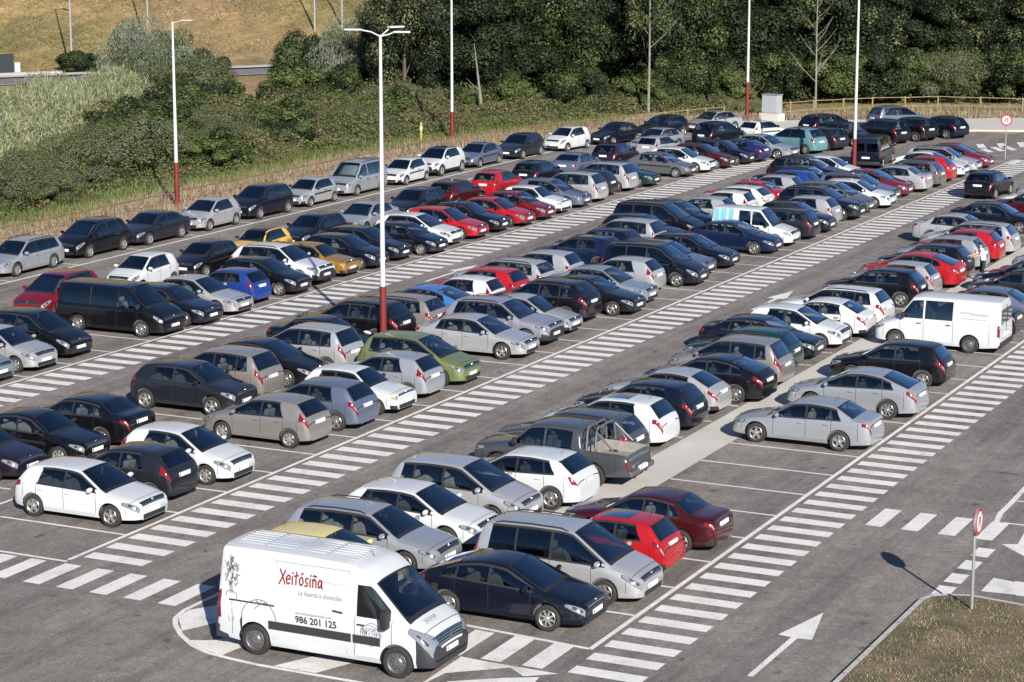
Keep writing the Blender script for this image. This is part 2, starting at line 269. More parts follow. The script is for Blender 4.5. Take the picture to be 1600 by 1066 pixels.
class Body:
    def __init__(S, s):
        S.s = s; L, H = s['L'], s['H']; nz, cz, cw, wt, re_, rb, rz = (s[k] for k in ('nz', 'cz', 'cowl', 'wtop', 'rend', 'rbase', 'rz'))
        zt = [(0, nz - .17), (.015, nz - .07), (.05, nz - .01), (.14, nz + .03), (cw * .55, nz + (cz - nz) * .60), (cw, cz), (wt, H - .05), (wt + .32, H - .012), ((wt + re_) / 2, H), (re_ - .28, H - .03), (re_, H - .07), (rb, rz)]
        if s['bump']: zt[0:5] = [(0, .70), (.02, .80), (.10, 1.0), (.24, 1.13), (.42, 1.24)]; zt[6] = (wt, 2.12); zt[7] = (wt + .30, 2.36); zt.insert(8, (wt + .75, H - .03))
        if s['square']: zt[1:4] = [(.01, nz - .04), (.03, nz), (.2, nz + .03)]
        if s['box']: zt[-3:] = [(re_ - .3, H - .015), (re_, H - .03), (rb, rz)]
        if s['boot']: zt += [(L - .14, rz - .035), (L - .06, rz - .09), (L - .025, rz - .30), (L, .50)]
        elif s['box']: zt += [(L - .012, rz - .2), (L, .52)]
        else: zt += [(L - .05, rz - .16), (L - .02, rz - .36), (L, .52)]
        S.zt = curve(zt, L, .03 if s['box'] and not s['boot'] else .07)
        W2 = s['W'] / 2; nw = s['nosew']
        if s['box']: pl = [(0, .74), (.02, .80), (.07, .87), (.16, .93), (.34, .975), (.7, 1), (L - .5, 1), (L - .1, .985), (L - .02, .97), (L, .94)]
        elif s['square']: pl = [(0, .86), (.02, .90), (.08, .95), (.3, .98), (.8, 1), (L - .8, 1), (L - .25, .975), (L - .06, .93), (L, .86)]
        else: pl = [(0, .73 * nw), (.02, .79), (.07, .85), (.15, .905), (.30, .955), (.6, .99), (1.0, 1), (L - 1.0, 1), (L - .45, .975), (L - .18, .925), (L - .07, .87), (L - .02, .80), (L, .72)]
        S.w = curve([(a, b * W2) for a, b in pl], L, .05)
        S.bl = curve([(0, s['belt']), (cw, s['belt']), (re_, s['beltr']), (L, s['beltr'])], L)
        S.wheel = None
    def ctl(S, d):
        s = S.s; d = min(max(d, 0), s['L']); zt = S.zt(d); w_ = S.w(d); L = s['L']
        zf = s['clear'] + .05 * max(0, 1 - d / .7) + .07 * max(0, 1 - (L - d) / .7)
        cr_ = min(s['crown'], .5 * (zt - zf - .2)); zr = zt - cr_
        zs = min(S.bl(d), zr - .035); g = zr - zs
        wr = w_ * .925 - s['tumble'] * g
        y = [0, .84 * w_, .945 * w_, .99 * w_, .982 * w_, w_, .962 * w_, 0, 0, 0, 0, wr, max(.05, wr - .07), wr * .70, wr * .38, 0]
        zm = zf + .5 * (zs - zf)
        z = [zf, zf, zf + .035, zf + .16, zm, zs - .22 * (zs - zm) - .03, zs - .012, 0, 0, 0, 0, zr, zr + .50 * cr_, zr + .82 * cr_, zr + .96 * cr_, zt]
        z7 = zs + min(.03, .2 * g); z10 = zr - min(.055, .2 * g)
        if s['bump']: z10 = min(z10, 2.0)
        for t, zz in ((7, z7), (8, z7 + (z10 - z7) / 3), (9, z7 + 2 * (z10 - z7) / 3), (10, z10)):
            f = (zz - zs) / g; z[t] = zz; y[t] = (1 - f) * .945 * w_ + f * wr + .022 * math.sin(math.pi * f) * min(1, g / .35)
        return y, z
    def P(S, d, t):
        s = S.s
        if t > 7 and s['lean']:
            e = s['q'] or s['c']; f = min(1, (t - 7) / 3.5) if t <= 11 else max(0, 1 - (t - 11) * .7)
            d = d - s['lean'] * max(0, 1 - abs(d - e) / .55) * f
        y, z = S.ctl(d); i = min(int(t), 14); f = t - i
        return Vector((s['L'] / 2 - d, y[i] * (1 - f) + y[i + 1] * f, z[i] * (1 - f) + z[i + 1] * f))
    def N(S, d, t):
        e = .02; a = S.P(d + e, t) - S.P(d - e, t); b = S.P(d, min(15, t + .15)) - S.P(d, max(0, t - .15)); n = a.cross(b)
        n = n.normalized() if n.length > 1e-9 else Vector((0, 0, 1))
        if n.y < -.05 or (abs(n.y) <= .05 and n.z < 0): n = -n
        return n
    def side_y(S, d, z):
        y, zz = S.ctl(d); return float(np.interp(z, zz[3:12], y[3:12]))
    def tail_d(S, z):            # where the tail outline passes height z
        ds = np.linspace(S.s['L'] - .7, S.s['L'], 141); zz = np.array([S.zt(d) for d in ds]); k = np.where(zz >= z)[0]
        return float(ds[k[-1]]) if len(k) else S.s['L'] - .3
    def patch(S, mb, d0, d1, tlo, thi, side, n=(8, 5), off=.008, mi=0, both=False):
        vs = []; fs = []
        nd, nt_ = n
        for i in range(nd + 1):
            u = i / nd; d = d0 + (d1 - d0) * u; a = tlo(u) if callable(tlo) else tlo; b = thi(u) if callable(thi) else thi
            for j in range(nt_ + 1):
                t = a + (b - a) * j / nt_; p = S.P(d, t) + S.N(d, t) * off; vs.append((p.x, p.y * side, p.z))
        for i in range(nd):
            for j in range(nt_):
                q = (i * (nt_ + 1) + j, (i + 1) * (nt_ + 1) + j, (i + 1) * (nt_ + 1) + j + 1, i * (nt_ + 1) + j + 1)
                fs.append(q if side > 0 else q[::-1])
        mb.add(vs, fs, mi)

WELL = 9
def loft(S):
    s = S.s; L = s['L']; keys = [0, .012, .035, .07, .12, .18, .26, s['cowl'] - .05, s['cowl'], s['wtop'], s['rend'], s['rbase'], L - .16, L - .09, L - .05, L - .025, L - .01, L]
    e = .007; five = s['doors'] == 5
    for x in [s['fd'], s['b']] + ([s['c']] if five else []): keys += [x - e, x + e]
    keys += [s['b'] - .035, s['b'] + .035]
    g = lambda d: (lambda yz: yz[1][11] - yz[1][6])(S.ctl(d))
    ws = s['ws'] or next((d for d in np.arange(s['cowl'], s['wtop'], .02) if g(d) > .13), s['wtop'])
    S.ws = ws; keys += [ws, s['c'] - .03]
    if s['q']: keys += [s['c'] + .03, s['q']]
    keys += [.24, s['cowl'] - .06]
    for k in (1, 2, 3): keys += [s['cowl'] + (s['wtop'] - s['cowl']) * k / 4, s['rend'] + (s['rbase'] - s['rend']) * k / 4]
    for c_ in (s['df'], s['dr']):
        keys += [c_ + k * .09 for k in range(-4, 5)]
    keys = sorted(k for k in set(round(float(k), 4) for k in keys) if 0 <= k <= L); D = [keys[0]]
    for k in keys[1:]:
        if k - D[-1] < .0045: continue
        n = int((k - D[-1]) // .13)
        for q in range(n): D.append(D[-1] + (k - D[-1]) / (n - q + 1))
        D.append(k)
    vs = []; fs = []; code = []
    for d in D:
        pts = [S.P(d, t) for t in range(16)]
        vs += [(p.x, p.y, p.z) for p in pts] + [(pts[30 - j].x, -pts[30 - j].y, pts[30 - j].z) for j in range(16, 30)]
    for i in range(len(D) - 1):
        dm = (D[i] + D[i + 1]) / 2
        for j in range(30):
            fs.append((i * 30 + j, i * 30 + (j + 1) % 30, (i + 1) * 30 + (j + 1) % 30, (i + 1) * 30 + j))
            t = j if j < 15 else 29 - j; c = 0
            if t >= 12 and s['cowl'] < dm < s['wtop']: c = 2
            elif t >= 12 and s['rend'] < dm < s['rbase'] and s is not None and not (s['box'] and not s['boot']): c = 3
            elif t >= 12 and s['cowl'] - .05 < dm < s['cowl']: c = 1
            elif t >= 11 and .24 < dm < s['cowl'] - .06: c = 10
            elif t >= 12 and s['wtop'] < dm < s['rend']: c = 12
            elif 7 <= t <= 9 and ws < dm < s['c'] - .03 or (7 <= t <= 9 and s['q'] and s['c'] + .03 < dm < s['q']):
                if dm < s['b'] - .035: c = 4
                elif dm < s['b'] + .035: c = 1 if not s['box'] else 0
                else: c = 5 if dm < s['c'] else 6
            elif 7 <= t <= 9 and s['q'] and s['c'] - .03 < dm < s['c'] + .03: c = 1
            elif (t == 6 or t == 10) and ws - .05 < dm < (s['q'] or s['c']) + .01 and not s['box']: c = 1
            elif 3 <= t <= 6:
                if s['fd'] + e < dm < s['b'] - e: c = 7
                elif five and s['b'] + e < dm < s['c'] - e: c = 8
                elif abs(dm - s['fd']) < e or abs(dm - s['b']) < e or (five and abs(dm - s['c']) < e): c = 1
            if t == 0: c = 1
            if t == 1: c = 11
            if s['clad'] and (t <= 2 or (t == 3 and (dm < .3 or dm > L - .3))): c = 11
            if s['bump'] and ((t <= 5 and dm < .40) or (t <= 12 and dm < .05)): c = 11
            if t in (1, 2) and not s['clad'] and s['mould'] and c == 0 and (dm < .25 or dm > L - .25): c = 11
            code.append(c)
    fs.append(tuple(range(30))[::-1]); code.append(11 if (s['bump'] or s['clad']) else 0)
    n0 = (len(D) - 1) * 30; fs.append(tuple(range(n0, n0 + 30))); code.append(0)
    return vs, fs, code

def booleaned(S, vs, fs, code, extra=None):
    s = S.s; mats = [M['trim']] * 14
    o = mesh_obj('body', vs, fs, mats, None, code)
    bm = bmesh.new(); bm.from_mesh(o.data); bmesh.ops.recalc_face_normals(bm, faces=bm.faces); bm.to_mesh(o.data); bm.free()
    c = MB(); W2 = s['W'] / 2; R_ = s['r'] + .055
    for d in (s['df'], s['dr']):
        for sg in (-1, 1):
            n = 36; v = []; x = s['L'] / 2 - d
            for yy in (sg * (W2 - .30), sg * (W2 + .2)):
                for k in range(n): a = 2 * math.pi * k / n; v.append((x + R_ * math.cos(a), yy, s['r'] + .01 + R_ * math.sin(a)))
            f = [(k, (k + 1) % n, n + (k + 1) % n, n + k) for k in range(n)] + [tuple(range(n))[::-1], tuple(range(n, 2 * n))]
            c.add(v, f, WELL)
    if extra: extra(c)
    co = c.build('cutter', mats)
    bm = bmesh.new(); bm.from_mesh(co.data); bmesh.ops.recalc_face_normals(bm, faces=bm.faces); bm.to_mesh(co.data); bm.free()
    md = o.modifiers.new('b', 'BOOLEAN'); md.operation = 'DIFFERENCE'; md.solver = 'EXACT'; md.object = co
    dg = bpy.context.evaluated_depsgraph_get(); me = bpy.data.meshes.new_from_object(o.evaluated_get(dg), depsgraph=dg)
    bpy.data.objects.remove(o, do_unlink=True); bpy.data.objects.remove(co, do_unlink=True)
    return me
def split_mesh(me):
    co = np.empty(len(me.vertices) * 3); me.vertices.foreach_get('co', co); co = co.reshape(-1, 3); out = {}
    for p in me.polygons:
        k = p.material_index; side = 1 if p.center.y > 0 else -1
        key = (k, side) if k in (4, 5, 6, 7, 8) else (0 if k in (0, 1, WELL, 11) else k, 0)
        out.setdefault(key, []).append((tuple(p.vertices), k))
    return co, out
def sub(co, faces, name, mats, imap, sharp=32):
    ids = {}; vs = []; fs = []; mi = []
    for f, k in faces:
        q = []
        for i in f:
            if i not in ids: ids[i] = len(vs); vs.append(tuple(co[i]))
            q.append(ids[i])
        fs.append(tuple(q)); mi.append(imap.get(k, 0))
    me = bpy.data.meshes.new(name); me.from_pydata(vs, [], fs)
    for m in mats: me.materials.append(m)
    me.polygons.foreach_set('material_index', mi); me.polygons.foreach_set('use_smooth', [True] * len(fs)); me.update()
    me.set_sharp_from_angle(angle=R(sharp)); return me

WHEELS = {}
def wheel_meshes(r, style):
    k = (r, style)
    if k in WHEELS: return WHEELS[k]
    q = r * .66; t = MB()
    t.lathe([(q * .98, .085), (q + .01, .1), (r - .02, .1), (r - .004, .085), (r, .05), (r, -.05), (r - .004, -.085), (r - .02, -.1), (q, -.1), (q * .9, -.06)], 32)
    t.lathe([(0.001, -.05), (q * .95, -.05)], 32)
    o = t.build('wheel', [M['rubber']], None, True, 50); tm = o.data; bpy.data.objects.remove(o)
    m = MB(); m.lathe([(q, .088), (q * .965, .094), (q * .92, .085), (q * .90, .03)], 32, mi=0)
    m.lathe([(q * .93, .028), (.001, .02)], 24, mi=1)
    ns = {'five': 5, 'ten': 8, 'cap': 7, 'steel': 0}[style]
    if style in ('five', 'ten'):
        wd = q * (.17 if ns == 5 else .10)
        for i in range(ns):
            a = 2 * math.pi * i / ns + .3; ca, sa = math.cos(a), math.sin(a)
            P_ = lambda rr, ww, yy: (rr * ca - ww * sa, yy, rr * sa + ww * ca)
            m.add([P_(.03, -wd * 1.1, .082), P_(.03, wd * 1.1, .082), P_(q * .95, wd * .8, .08), P_(q * .95, -wd * .8, .08), P_(.03, -wd * 1.4, .05), P_(.03, wd * 1.4, .05), P_(q * .93, wd * 1.1, .045), P_(q * .93, -wd * 1.1, .045)],
                  [(0, 1, 2, 3), (0, 3, 7, 4), (1, 5, 6, 2), (3, 2, 6, 7)], 0)
        m.lathe([(.001, .09), (.03, .09), (.045, .078)], 14, mi=0)
    elif style == 'cap':
        m.lathe([(.001, .092), (q * .3, .09), (q * .42, .08)], 20, mi=0)
        for i in range(ns):
            a = 2 * math.pi * i / ns; P_ = lambda rr, aa, yy: (rr * math.cos(a + aa), yy, rr * math.sin(a + aa)); h = math.pi / ns
            m.add([P_(q * .38, -h * .75, .082), P_(q * .38, h * .75, .082), P_(q * .94, h * .55, .078), P_(q * .94, -h * .55, .078)], [(0, 1, 2, 3)], 0)
    else:
        m.lathe([(q * .9, .03), (q * .78, .045), (q * .5, .05), (q * .36, .075), (.001, .078)], 24, mi=0)
        for i in range(10):
            a = 2 * math.pi * i / 10; cx_, cz_ = q * .64 * math.cos(a), q * .64 * math.sin(a)
            m.add([(cx_ + .018 * math.cos(b_), .052, cz_ + .018 * math.sin(b_)) for b_ in np.linspace(0, 2 * math.pi, 8, endpoint=False)], [tuple(range(8))], 1)
    o = m.build('rim', [M['alloy'] if style in ('five', 'ten') else (M['hubcap'] if style == 'cap' else M['steelrim']), M['well']], None, True, 30); rm = o.data; bpy.data.objects.remove(o)
    WHEELS[k] = (tm, rm); return WHEELS[k]

def seat_block(mb, x, y, wd=.46, zf=.42, mi=0):
    mb.box(x - .24, x + .26, y - wd / 2, y + wd / 2, zf, zf + .16, mi, .04)
    Mx = Matrix.Translation((x - .24, y, zf + .10)) @ Matrix.Rotation(R(-14), 4, 'Y')
    mb.box(-.09, .07, -wd / 2, wd / 2, 0, .56, mi, .04, Mx); mb.box(-.06, .05, -.13, .13, .60, .78, mi, .04, Mx)

def build_parts(kind):
    """returns a template list: (name, mesh, location, rotz, slot to paint, children)"""
    s = SPECS[kind]; S = Body(s); vs, fs, code = loft(S); L, W2 = s['L'], s['W'] / 2
    extra = None
    if kind == 'pickup':
        def extra(c): c.box(-L / 2 + .10, L / 2 - 3.62, -W2 + .13, W2 - .13, .78, 2.2, 13)
    me = booleaned(S, vs, fs, code, extra); co, grp = split_mesh(me); T = []
    PN = M['trim']
    clad = M['grey_plastic'] if kind in ('master',) else M['trim']
    body_mats = [PN, M['trim'], M['well'], clad, M['liner']]
    faces = grp.get((0, 0), []) + grp.get((13, 0), [])
    T.append(('body', sub(co, faces, kind + '_body', body_mats, {0: 0, 1: 1, WELL: 2, 11: 3, 13: 4}), None, 0, 0, []))
    if (10, 0) in grp: T.append(('bonnet', sub(co, grp[(10, 0)], kind + '_bonnet', [PN], {}), None, 0, 0, []))
    if (12, 0) in grp: T.append(('roof', sub(co, grp[(12, 0)], kind + '_roof', [PN], {}), None, 0, 0, []))
    if (2, 0) in grp: T.append(('windshield', sub(co, grp[(2, 0)], kind + '_windshield', [M['glass']], {}), None, 0, None, []))
    if (3, 0) in grp: T.append(('rear_window', sub(co, grp[(3, 0)], kind + '_rear_window', [M[s['glassr']]], {}), None, 0, None, []))
    for sg in (1, -1):
        for c, dr_ in ((7, 1), (8, 2)):
            if (c, sg) not in grp: continue
            hd = (s['b'] if c == 7 else s['c']) - .17; hz = S.bl(hd) - .13; h = MB(); yy = S.side_y(hd, hz)
            h.box(L / 2 - hd - .09, L / 2 - hd + .09, sg * (yy + .022) - .012, sg * (yy + .022) + .012, hz - .016, hz + .016, 0, .007)
            ho = h.build('door_handle', [M['trim'] if (s['mould'] or s['box']) else PN], None, True); hm = ho.data; bpy.data.objects.remove(ho)
            T.append(('door', sub(co, grp[(c, sg)], kind + '_door', [PN], {}), None, 0, 0, [('door_handle', hm, None, 0, None if (s['mould'] or s['box']) else 0, [])]))
        for c, nm in ((4, 'side_window'), (5, 'side_window'), (6, 'side_window')):
            if (c, sg) in grp: T.append((nm, sub(co, grp[(c, sg)], kind + '_side_window', [M['glass'] if c == 4 else M[s['glassr']]], {}), None, 0, None, []))
    def part(name, mb, mats, slot=None, kids=(), smooth=True, sharp=35):
        o = mb.build(name, mats, None, smooth, sharp); m_ = o.data; bpy.data.objects.remove(o); T.append((name, m_, None, 0, slot, list(kids))); return m_
    # lamps
    for sg in (1, -1):
        h = MB()
        if kind == 'master': S.patch(h, .035, .56, lambda u: 4.5 + 1.1 * u, lambda u: 12.9 - 2.0 * u, sg, (12, 12)); S.patch(h, .12, .24, 5.6, 7.5, sg, (4, 3), .012, 1); S.patch(h, .28, .38, 6, 9, sg, (4, 3), .012, 1)
        elif s['square']: S.patch(h, .012, .07, 5.2, 11.5, sg, (4, 6)); S.patch(h, .075, .19, 5.2, 6.6, sg, (3, 3), .008, 2)
        elif s['box']: S.patch(h, .05, .40, lambda u: 4.9 + .4 * u, lambda u: 6.2 + 4 * (1 - u) * (u + .3), sg, (9, 5)); S.patch(h, .10, .22, 5.3, 6.2, sg, (3, 3), .012, 1)
        else: S.patch(h, .022, .46, lambda u: 4.6 + .95 * u, lambda u: 5.8 + 5.2 * math.sin(math.pi * (.12 + .86 * u)) ** .7 * (1 - .35 * u), sg, (14, 10)); S.patch(h, .06, .15, 5.15, 6.2, sg, (3, 3), .012, 1); S.patch(h, .19, .29, 5.5, 7.5, sg, (3, 3), .012, 1)
        if not s['square']:
            e_ = h; n0 = len(h.v)
            if kind == 'master': S.patch(h, .030, .575, lambda u: 4.4 + 1.1 * u, lambda u: 13.0 - 2.0 * u, sg, (12, 8), .003, 3)
            elif not s['box']: S.patch(h, .016, .49, lambda u: 4.5 + .85 * u, lambda u: 6.0 + 5.4 * math.sin(math.pi * (.12 + .86 * u)) ** .7 * (1 - .33 * u), sg, (12, 8), .003, 3)
        part('headlight', h, [M['lamp'], M['lampdark'], M['amber'], M['trim']])
        h = MB()
        if s['tail'] == 'none': S.patch(h, L - .11, L - .015, 4.0, 7.6 if kind == 'master' else 6.0, sg, (4, 8))
        elif s['tail'] == 'mid' and s['box']: S.patch(h, L - .11, L - .012, 4.6, 7.0, sg, (4, 8))
        elif s['tail'] == 'mid': S.patch(h, s['rbase'] - .10, L - .03, 5.0, lambda u: 10.5 - 3.6 * u, sg, (8, 8))
        elif s['boot']: S.patch(h, L - .30, L - .022, lambda u: 5.3 - .3 * u, 6.9, sg, (8, 5))
        elif kind in ('small', 'city', 'clio3'): S.patch(h, s['rbase'] - .20, L - .05, 5.2, lambda u: 10.6 - 3.4 * u, sg, (8, 8))
        elif kind == 'sport': S.patch(h, L - .30, L - .06, lambda u: 6.0 - 1.1 * math.sin(math.pi * (.1 + .8 * u)), lambda u: 6.1 + .9 * math.sin(math.pi * (.1 + .8 * u)), sg, (8, 6))
        else: S.patch(h, L - .34, L - .028, lambda u: 5.1 - .3 * u, lambda u: 6.9 + .6 * u, sg, (8, 6))
        if s['tail'] != 'mid' and not s['box'] and kind not in ('small', 'city', 'clio3', 'sport'): S.patch(h, L - .13, L - .05, 5.5, 6.3, sg, (3, 3), .012, 1)
        part('taillight', h, [M['tail'], M['reverse']])
    for nm_, da, db in (('windshield_seal', s['cowl'], s['wtop']), ('rear_window_seal', s['rend'], s['rbase'])):
        if nm_[0] == 'r' and (s['box'] or kind == 'pickup'): continue
        f_ = MB(); bw = .05 if nm_[0] == 'w' else .03
        for sg in (1, -1):
            S.patch(f_, da, db, 12, 12.28, sg, (8, 1), .004); S.patch(f_, da, da + bw, 12.28, 15, sg, (1, 8), .004); S.patch(f_, db - bw * .7, db, 12.28, 15, sg, (1, 8), .004)
        part(nm_, f_, [M['trim']])
    sm_ = MB()
    for sg in (1, -1):
        S.patch(sm_, .24, s['cowl'] - .06, 10.85, 11.05, sg, (10, 1), .003); S.patch(sm_, .232, .246, 11, 15, sg, (1, 8), .003)
        S.patch(sm_, .36, .372, 3.0, 6.2, sg, (1, 6), .003); S.patch(sm_, L - .42, L - .408, 3.0, 6.2, sg, (1, 6), .003)
        if not s['box']: S.patch(sm_, L - .052, L - .044, 5.6, 15, sg, (1, 10), .003); S.patch(sm_, s['rbase'] + .01, L - .05, 10.9, 11.15, sg, (4, 1), .003)
    part('panel_gap', sm_, [M['well']], smooth=False)
    # mirrors
    for sg in (1, -1):
        d = S.ws + .10; p = S.P(d, 7.3); m = MB(); k = 1.75 if s['box'] and kind not in ('leisure',) else 1.0
        m.lathe([(.001, -.09), (.045, -.08), (.062, -.03), (.062, .03), (.045, .085), (.001, .095)], 12, 'y')
        m.v = [(x * 1.0 * min(k, 1.3) + p.x + .02, y * 1.1 + sg * (p.y + .14), z * 1.15 * k + p.z + .05 * k) for x, y, z in m.v]
        m.tube([(p.x, sg * (p.y - .02), p.z - .01), (p.x + .01, sg * (p.y + .08), p.z + .02)], .018, 6, 1)
        part('wing_mirror', m, [M['trim'] if (s['mould'] or s['box'] and kind != 'leisure') else PN, M['trim']], None if (s['mould'] or s['box'] and kind != 'leisure') else 0)
    # nose: grille, intake, badge, plates
    g = MB(); nz = s['nz']; x0 = L / 2
    if kind == 'master':
        for sg in (1, -1): S.patch(g, .012, .105, 12.2, 15, sg, (4, 10), .006, 0)
        for k in range(4):
            for sg in (1, -1): S.patch(g, .022 + k * .022, .028 + k * .022, 12.3, 15, sg, (1, 10), .012, 1)
    else:
        hi = .10 if not s['square'] else .045
        for sg in (1, -1): S.patch(g, .012, hi, 12.3 if not s['box'] else 11.5, 15, sg, (4, 8), .006, 0)
        for k in range(2):
            for sg in (1, -1): S.patch(g, .018 + k * .02, .024 + k * .02, 12.4, 15, sg, (1, 8), .012, 1)
    iw = S.w(0) * .80
    g.box(x0 - .05, x0 + .012, -iw, iw, s['clear'] + .06, s['clear'] + .195, 0, .01)
    p = S.P(.045, 15)
    part('grille', g, [M['trim'], M['chrome']], smooth=False)
    b_ = MB(); n = S.N(.05, 15)
    b_.lathe([(.001, .018), (.04, .016), (.05, 0)], 14, 'x') if kind not in ('master', 'small') else b_.add([(0.02, 0, .075), (.02, -.045, 0), (.02, 0, -.075), (.02, .045, 0), (.03, 0, .035), (.03, -.02, 0), (.03, 0, -.035), (.03, .02, 0)], [(0, 1, 5, 4), (1, 2, 6, 5), (2, 3, 7, 6), (3, 0, 4, 7)])
    b_.v = [(x + p.x - .002, y, z + p.z + .01) for x, y, z in b_.v]; part('badge', b_, [M['chrome']], smooth=True)
    pz = s['clear'] + .26 if kind != 'master' else .60
    pl = MB(); pl.box(x0 - .01, x0 + .020, -.26, .26, pz - .055, pz + .055, 0); pl.box(x0 + .020, x0 + .022, -.26, -.215, pz - .05, pz + .05, 1)
    part('number_plate', pl, [M['plate'], M['plateblue']], smooth=False)
    rz_ = {'bigsuv': .92, 'suv': .85}.get(kind, .80 if not s['box'] else .72)
    if s['boot']: rz_ = s['rz'] - .24
    if kind == 'pickup': rz_ = .62
    td = S.tail_d(rz_ + .05); xr = L / 2 - td
    if kind == 'pickup': xr = -L / 2 - .09
    pl = MB(); pl.box(xr - .022 - .02, xr + .05, -.26, .26, rz_ - .055, rz_ + .055, 0); pl.box(xr - .045, xr - .042, .215, .26, rz_ - .05, rz_ + .05, 1)
    part('number_plate', pl, [M['plate'], M['plateblue']], smooth=False)
    # interior
    I = MB(); fx0, fx1 = L / 2 - (s['c'] + .55 if s['c'] + .55 < L - .3 else L - .3), L / 2 - s['cowl'] - .05; sc_ = 1 + max(0, s['H'] - 1.5) * .25
    if kind in ('master', 'transit'): fx0 = L / 2 - s['b'] - .05
    if kind == 'pickup': fx0 = L / 2 - 3.40
    zf = s['clear'] + .16 + max(0, s['belt'] - .95) * .9; yw = W2 - .10
    I.box(fx0, fx1, -yw, yw, zf - .03, zf, 0); hb = s['belt'] - .05
    for sg in (-1, 1): I.box(fx0, fx1, sg * yw - .02, sg * yw + .02, zf, hb, 0)
    I.box(fx0 - .02, fx0 + .02, -yw * (.8 if kind in ('master', 'transit') else 1), yw * (.8 if kind in ('master', 'transit') else 1), zf, hb if not kind in ('master', 'transit') else s['H'] - .25, 0)
    xd = L / 2 - s['cowl'] - .42; I.box(xd, fx1 + .02, -yw, yw, hb - .22, hb - .02, 0, .03)
    sx = L / 2 - s['b'] + .30
    for sg in (-1, 1): seat_block(I, sx, sg * .37, zf=zf + .10, mi=1)
    if kind not in ('master', 'transit', 'kangoo'):
        rx = max(fx0 + .42, sx - .95)
        while S.zt(L / 2 - (rx - .46)) < zf + 1.05 and rx < sx - .6: rx += .04
        for sg in (-1, 1): seat_block(I, rx, sg * .36, .56, zf + .02, 1)
        if rx - .95 > fx0 + .1 and s['H'] > 1.7:
            for sg in (-1, 1): seat_block(I, rx - .85, sg * .34, .46, zf + .12, 1)
    I.lathe([(.17, -.012), (.185, 0), (.17, .012), (.155, 0), (.17, -.012)], 18, 'x', 0, (sx + .42, .37, hb + .02))
    if kind == 'master':
        for k, (px, py, sz) in enumerate(((xd + .18, -.62, .12), (xd + .2, -.35, .14), (xd + .15, -.1, .10), (xd + .22, .2, .13))): I.box(px, px + sz, py, py + sz * 1.5, hb - .016, hb - .004, 2)
    part('interior', I, [M['seat'], M['seatlight'] if kind in ('mpv', 'sedan', 'minivan', 'oldsedan', 'wagon', 'small', 'xsara') else M['seat'], M['paper']], smooth=False)
    if s['rails']:
        for sg in (1, -1):
            r_ = MB(); d0, d1 = s['wtop'] + .15, s['rend'] - (.25 if not s['box'] else .4); P_ = lambda d: S.P(d, 11.6)
            pts = []
            for k in range(11):
                d = d0 + (d1 - d0) * k / 10; p = P_(d); pts.append((p.x, sg * p.y, p.z + (.045 if 0 < k < 10 else .0)))
            r_.tube(pts, .017, 6); part('roof_rail', r_, [M['trim'] if kind != 'leisure' else M['trim']])
    if s['antenna']:
        a = MB(); p = S.P(s['rend'] - .25 if kind != 'master' else 1.95, 15); a.tube([(p.x, 0, p.z - .01), (p.x - .10, 0, p.z + .17)], .006, 5); part('antenna', a, [M['trim']])
    if s['mould']:
        for sg in (1, -1): mo = MB(); S.patch(mo, s['fd'] - .1, (s['c'] if s['doors'] == 5 else s['b'] + .5), 4.3, 4.62, sg, (14, 1), .012); part('side_moulding', mo, [M['trim']])
    if s['boot'] and kind != 'pickup' or kind in ('oldsedan',): pass
    if kind == 'pickup':
        rb = MB(); xb = L / 2 - 3.66; yb = W2 - .16
        for xx in (xb, xb - .28): rb.tube([(xx, -yb, 1.14), (xx, -yb + .08, 1.66), (xx, -yb + .2, 1.76), (xx, yb - .2, 1.76), (xx, yb - .08, 1.66), (xx, yb, 1.14)], .032, 8)
        for sg in (1, -1): rb.tube([(xb - .28, sg * (yb - .07), 1.66), (-L / 2 + .55, sg * yb, 1.15)], .03, 8)
        part('roll_bar', rb, [M['steelrim']])
        bp_ = MB(); bp_.box(-L / 2 - .10, -L / 2 + .02, -.86, .86, .46, .62, 0, .03); bp_.tube([(-L / 2 - .05, 0, .5), (-L / 2 - .2, 0, .5), (-L / 2 - .2, 0, .58)], .022, 8, 1); part('rear_bumper', bp_, [M['steelrim'], M['trim']])
    if kind in ('transit', 'kangoo', 'leisure', 'minivan', 'master'):
        yr = S.w(L) * .97
        for sg in (1, -1):
            r_ = MB(); top = s['H'] - .32; x = -L / 2
            S_z0 = s['belt'] + .02
            ya = S.side_y(L - .05, top) - .12
            r_.add([(x - .006, sg * .07, S_z0), (x - .006, sg * (yr - .12), S_z0), (x + .012 - .01, sg * ya, top), (x + .002, sg * .07, top)], [(0, 1, 2, 3) if sg < 0 else (3, 2, 1, 0)])
            if kind != 'master': part('rear_window', r_, [M['glassdark']], smooth=False)
        sm = MB(); sm.box(-L / 2 - .004, -L / 2 + .01, -.006, .006, .5, s['H'] - .2, 0); part('door_seam', sm, [M['trim']], smooth=False)
        bp_ = MB(); bp_.box(-L / 2 - .06, -L / 2 + .08, -W2 * .95, W2 * .95, s['clear'] + .1, s['clear'] + .3, 0, .03); part('rear_bumper', bp_, [clad])
    # wheels
    tm, rm = wheel_meshes(s['r'], s['rim'])
    for d in (s['df'], s['dr']):
        for sg in (1, -1):
            T.append(('wheel', tm, (L / 2 - d, sg * (W2 - .115), s['r']), 0 if sg > 0 else math.pi, None, [('rim', rm, None, 0, None, [])]))
    return T, S
TEMPL = {}
BODIES = {}
def template(kind):
    if kind not in TEMPL: TEMPL[kind], BODIES[kind] = build_parts(kind)
    return TEMPL[kind]
FAR_SKIP = {'door_handle', 'badge', 'antenna', 'door_seam', 'windshield_seal', 'rear_window_seal', 'panel_gap'}
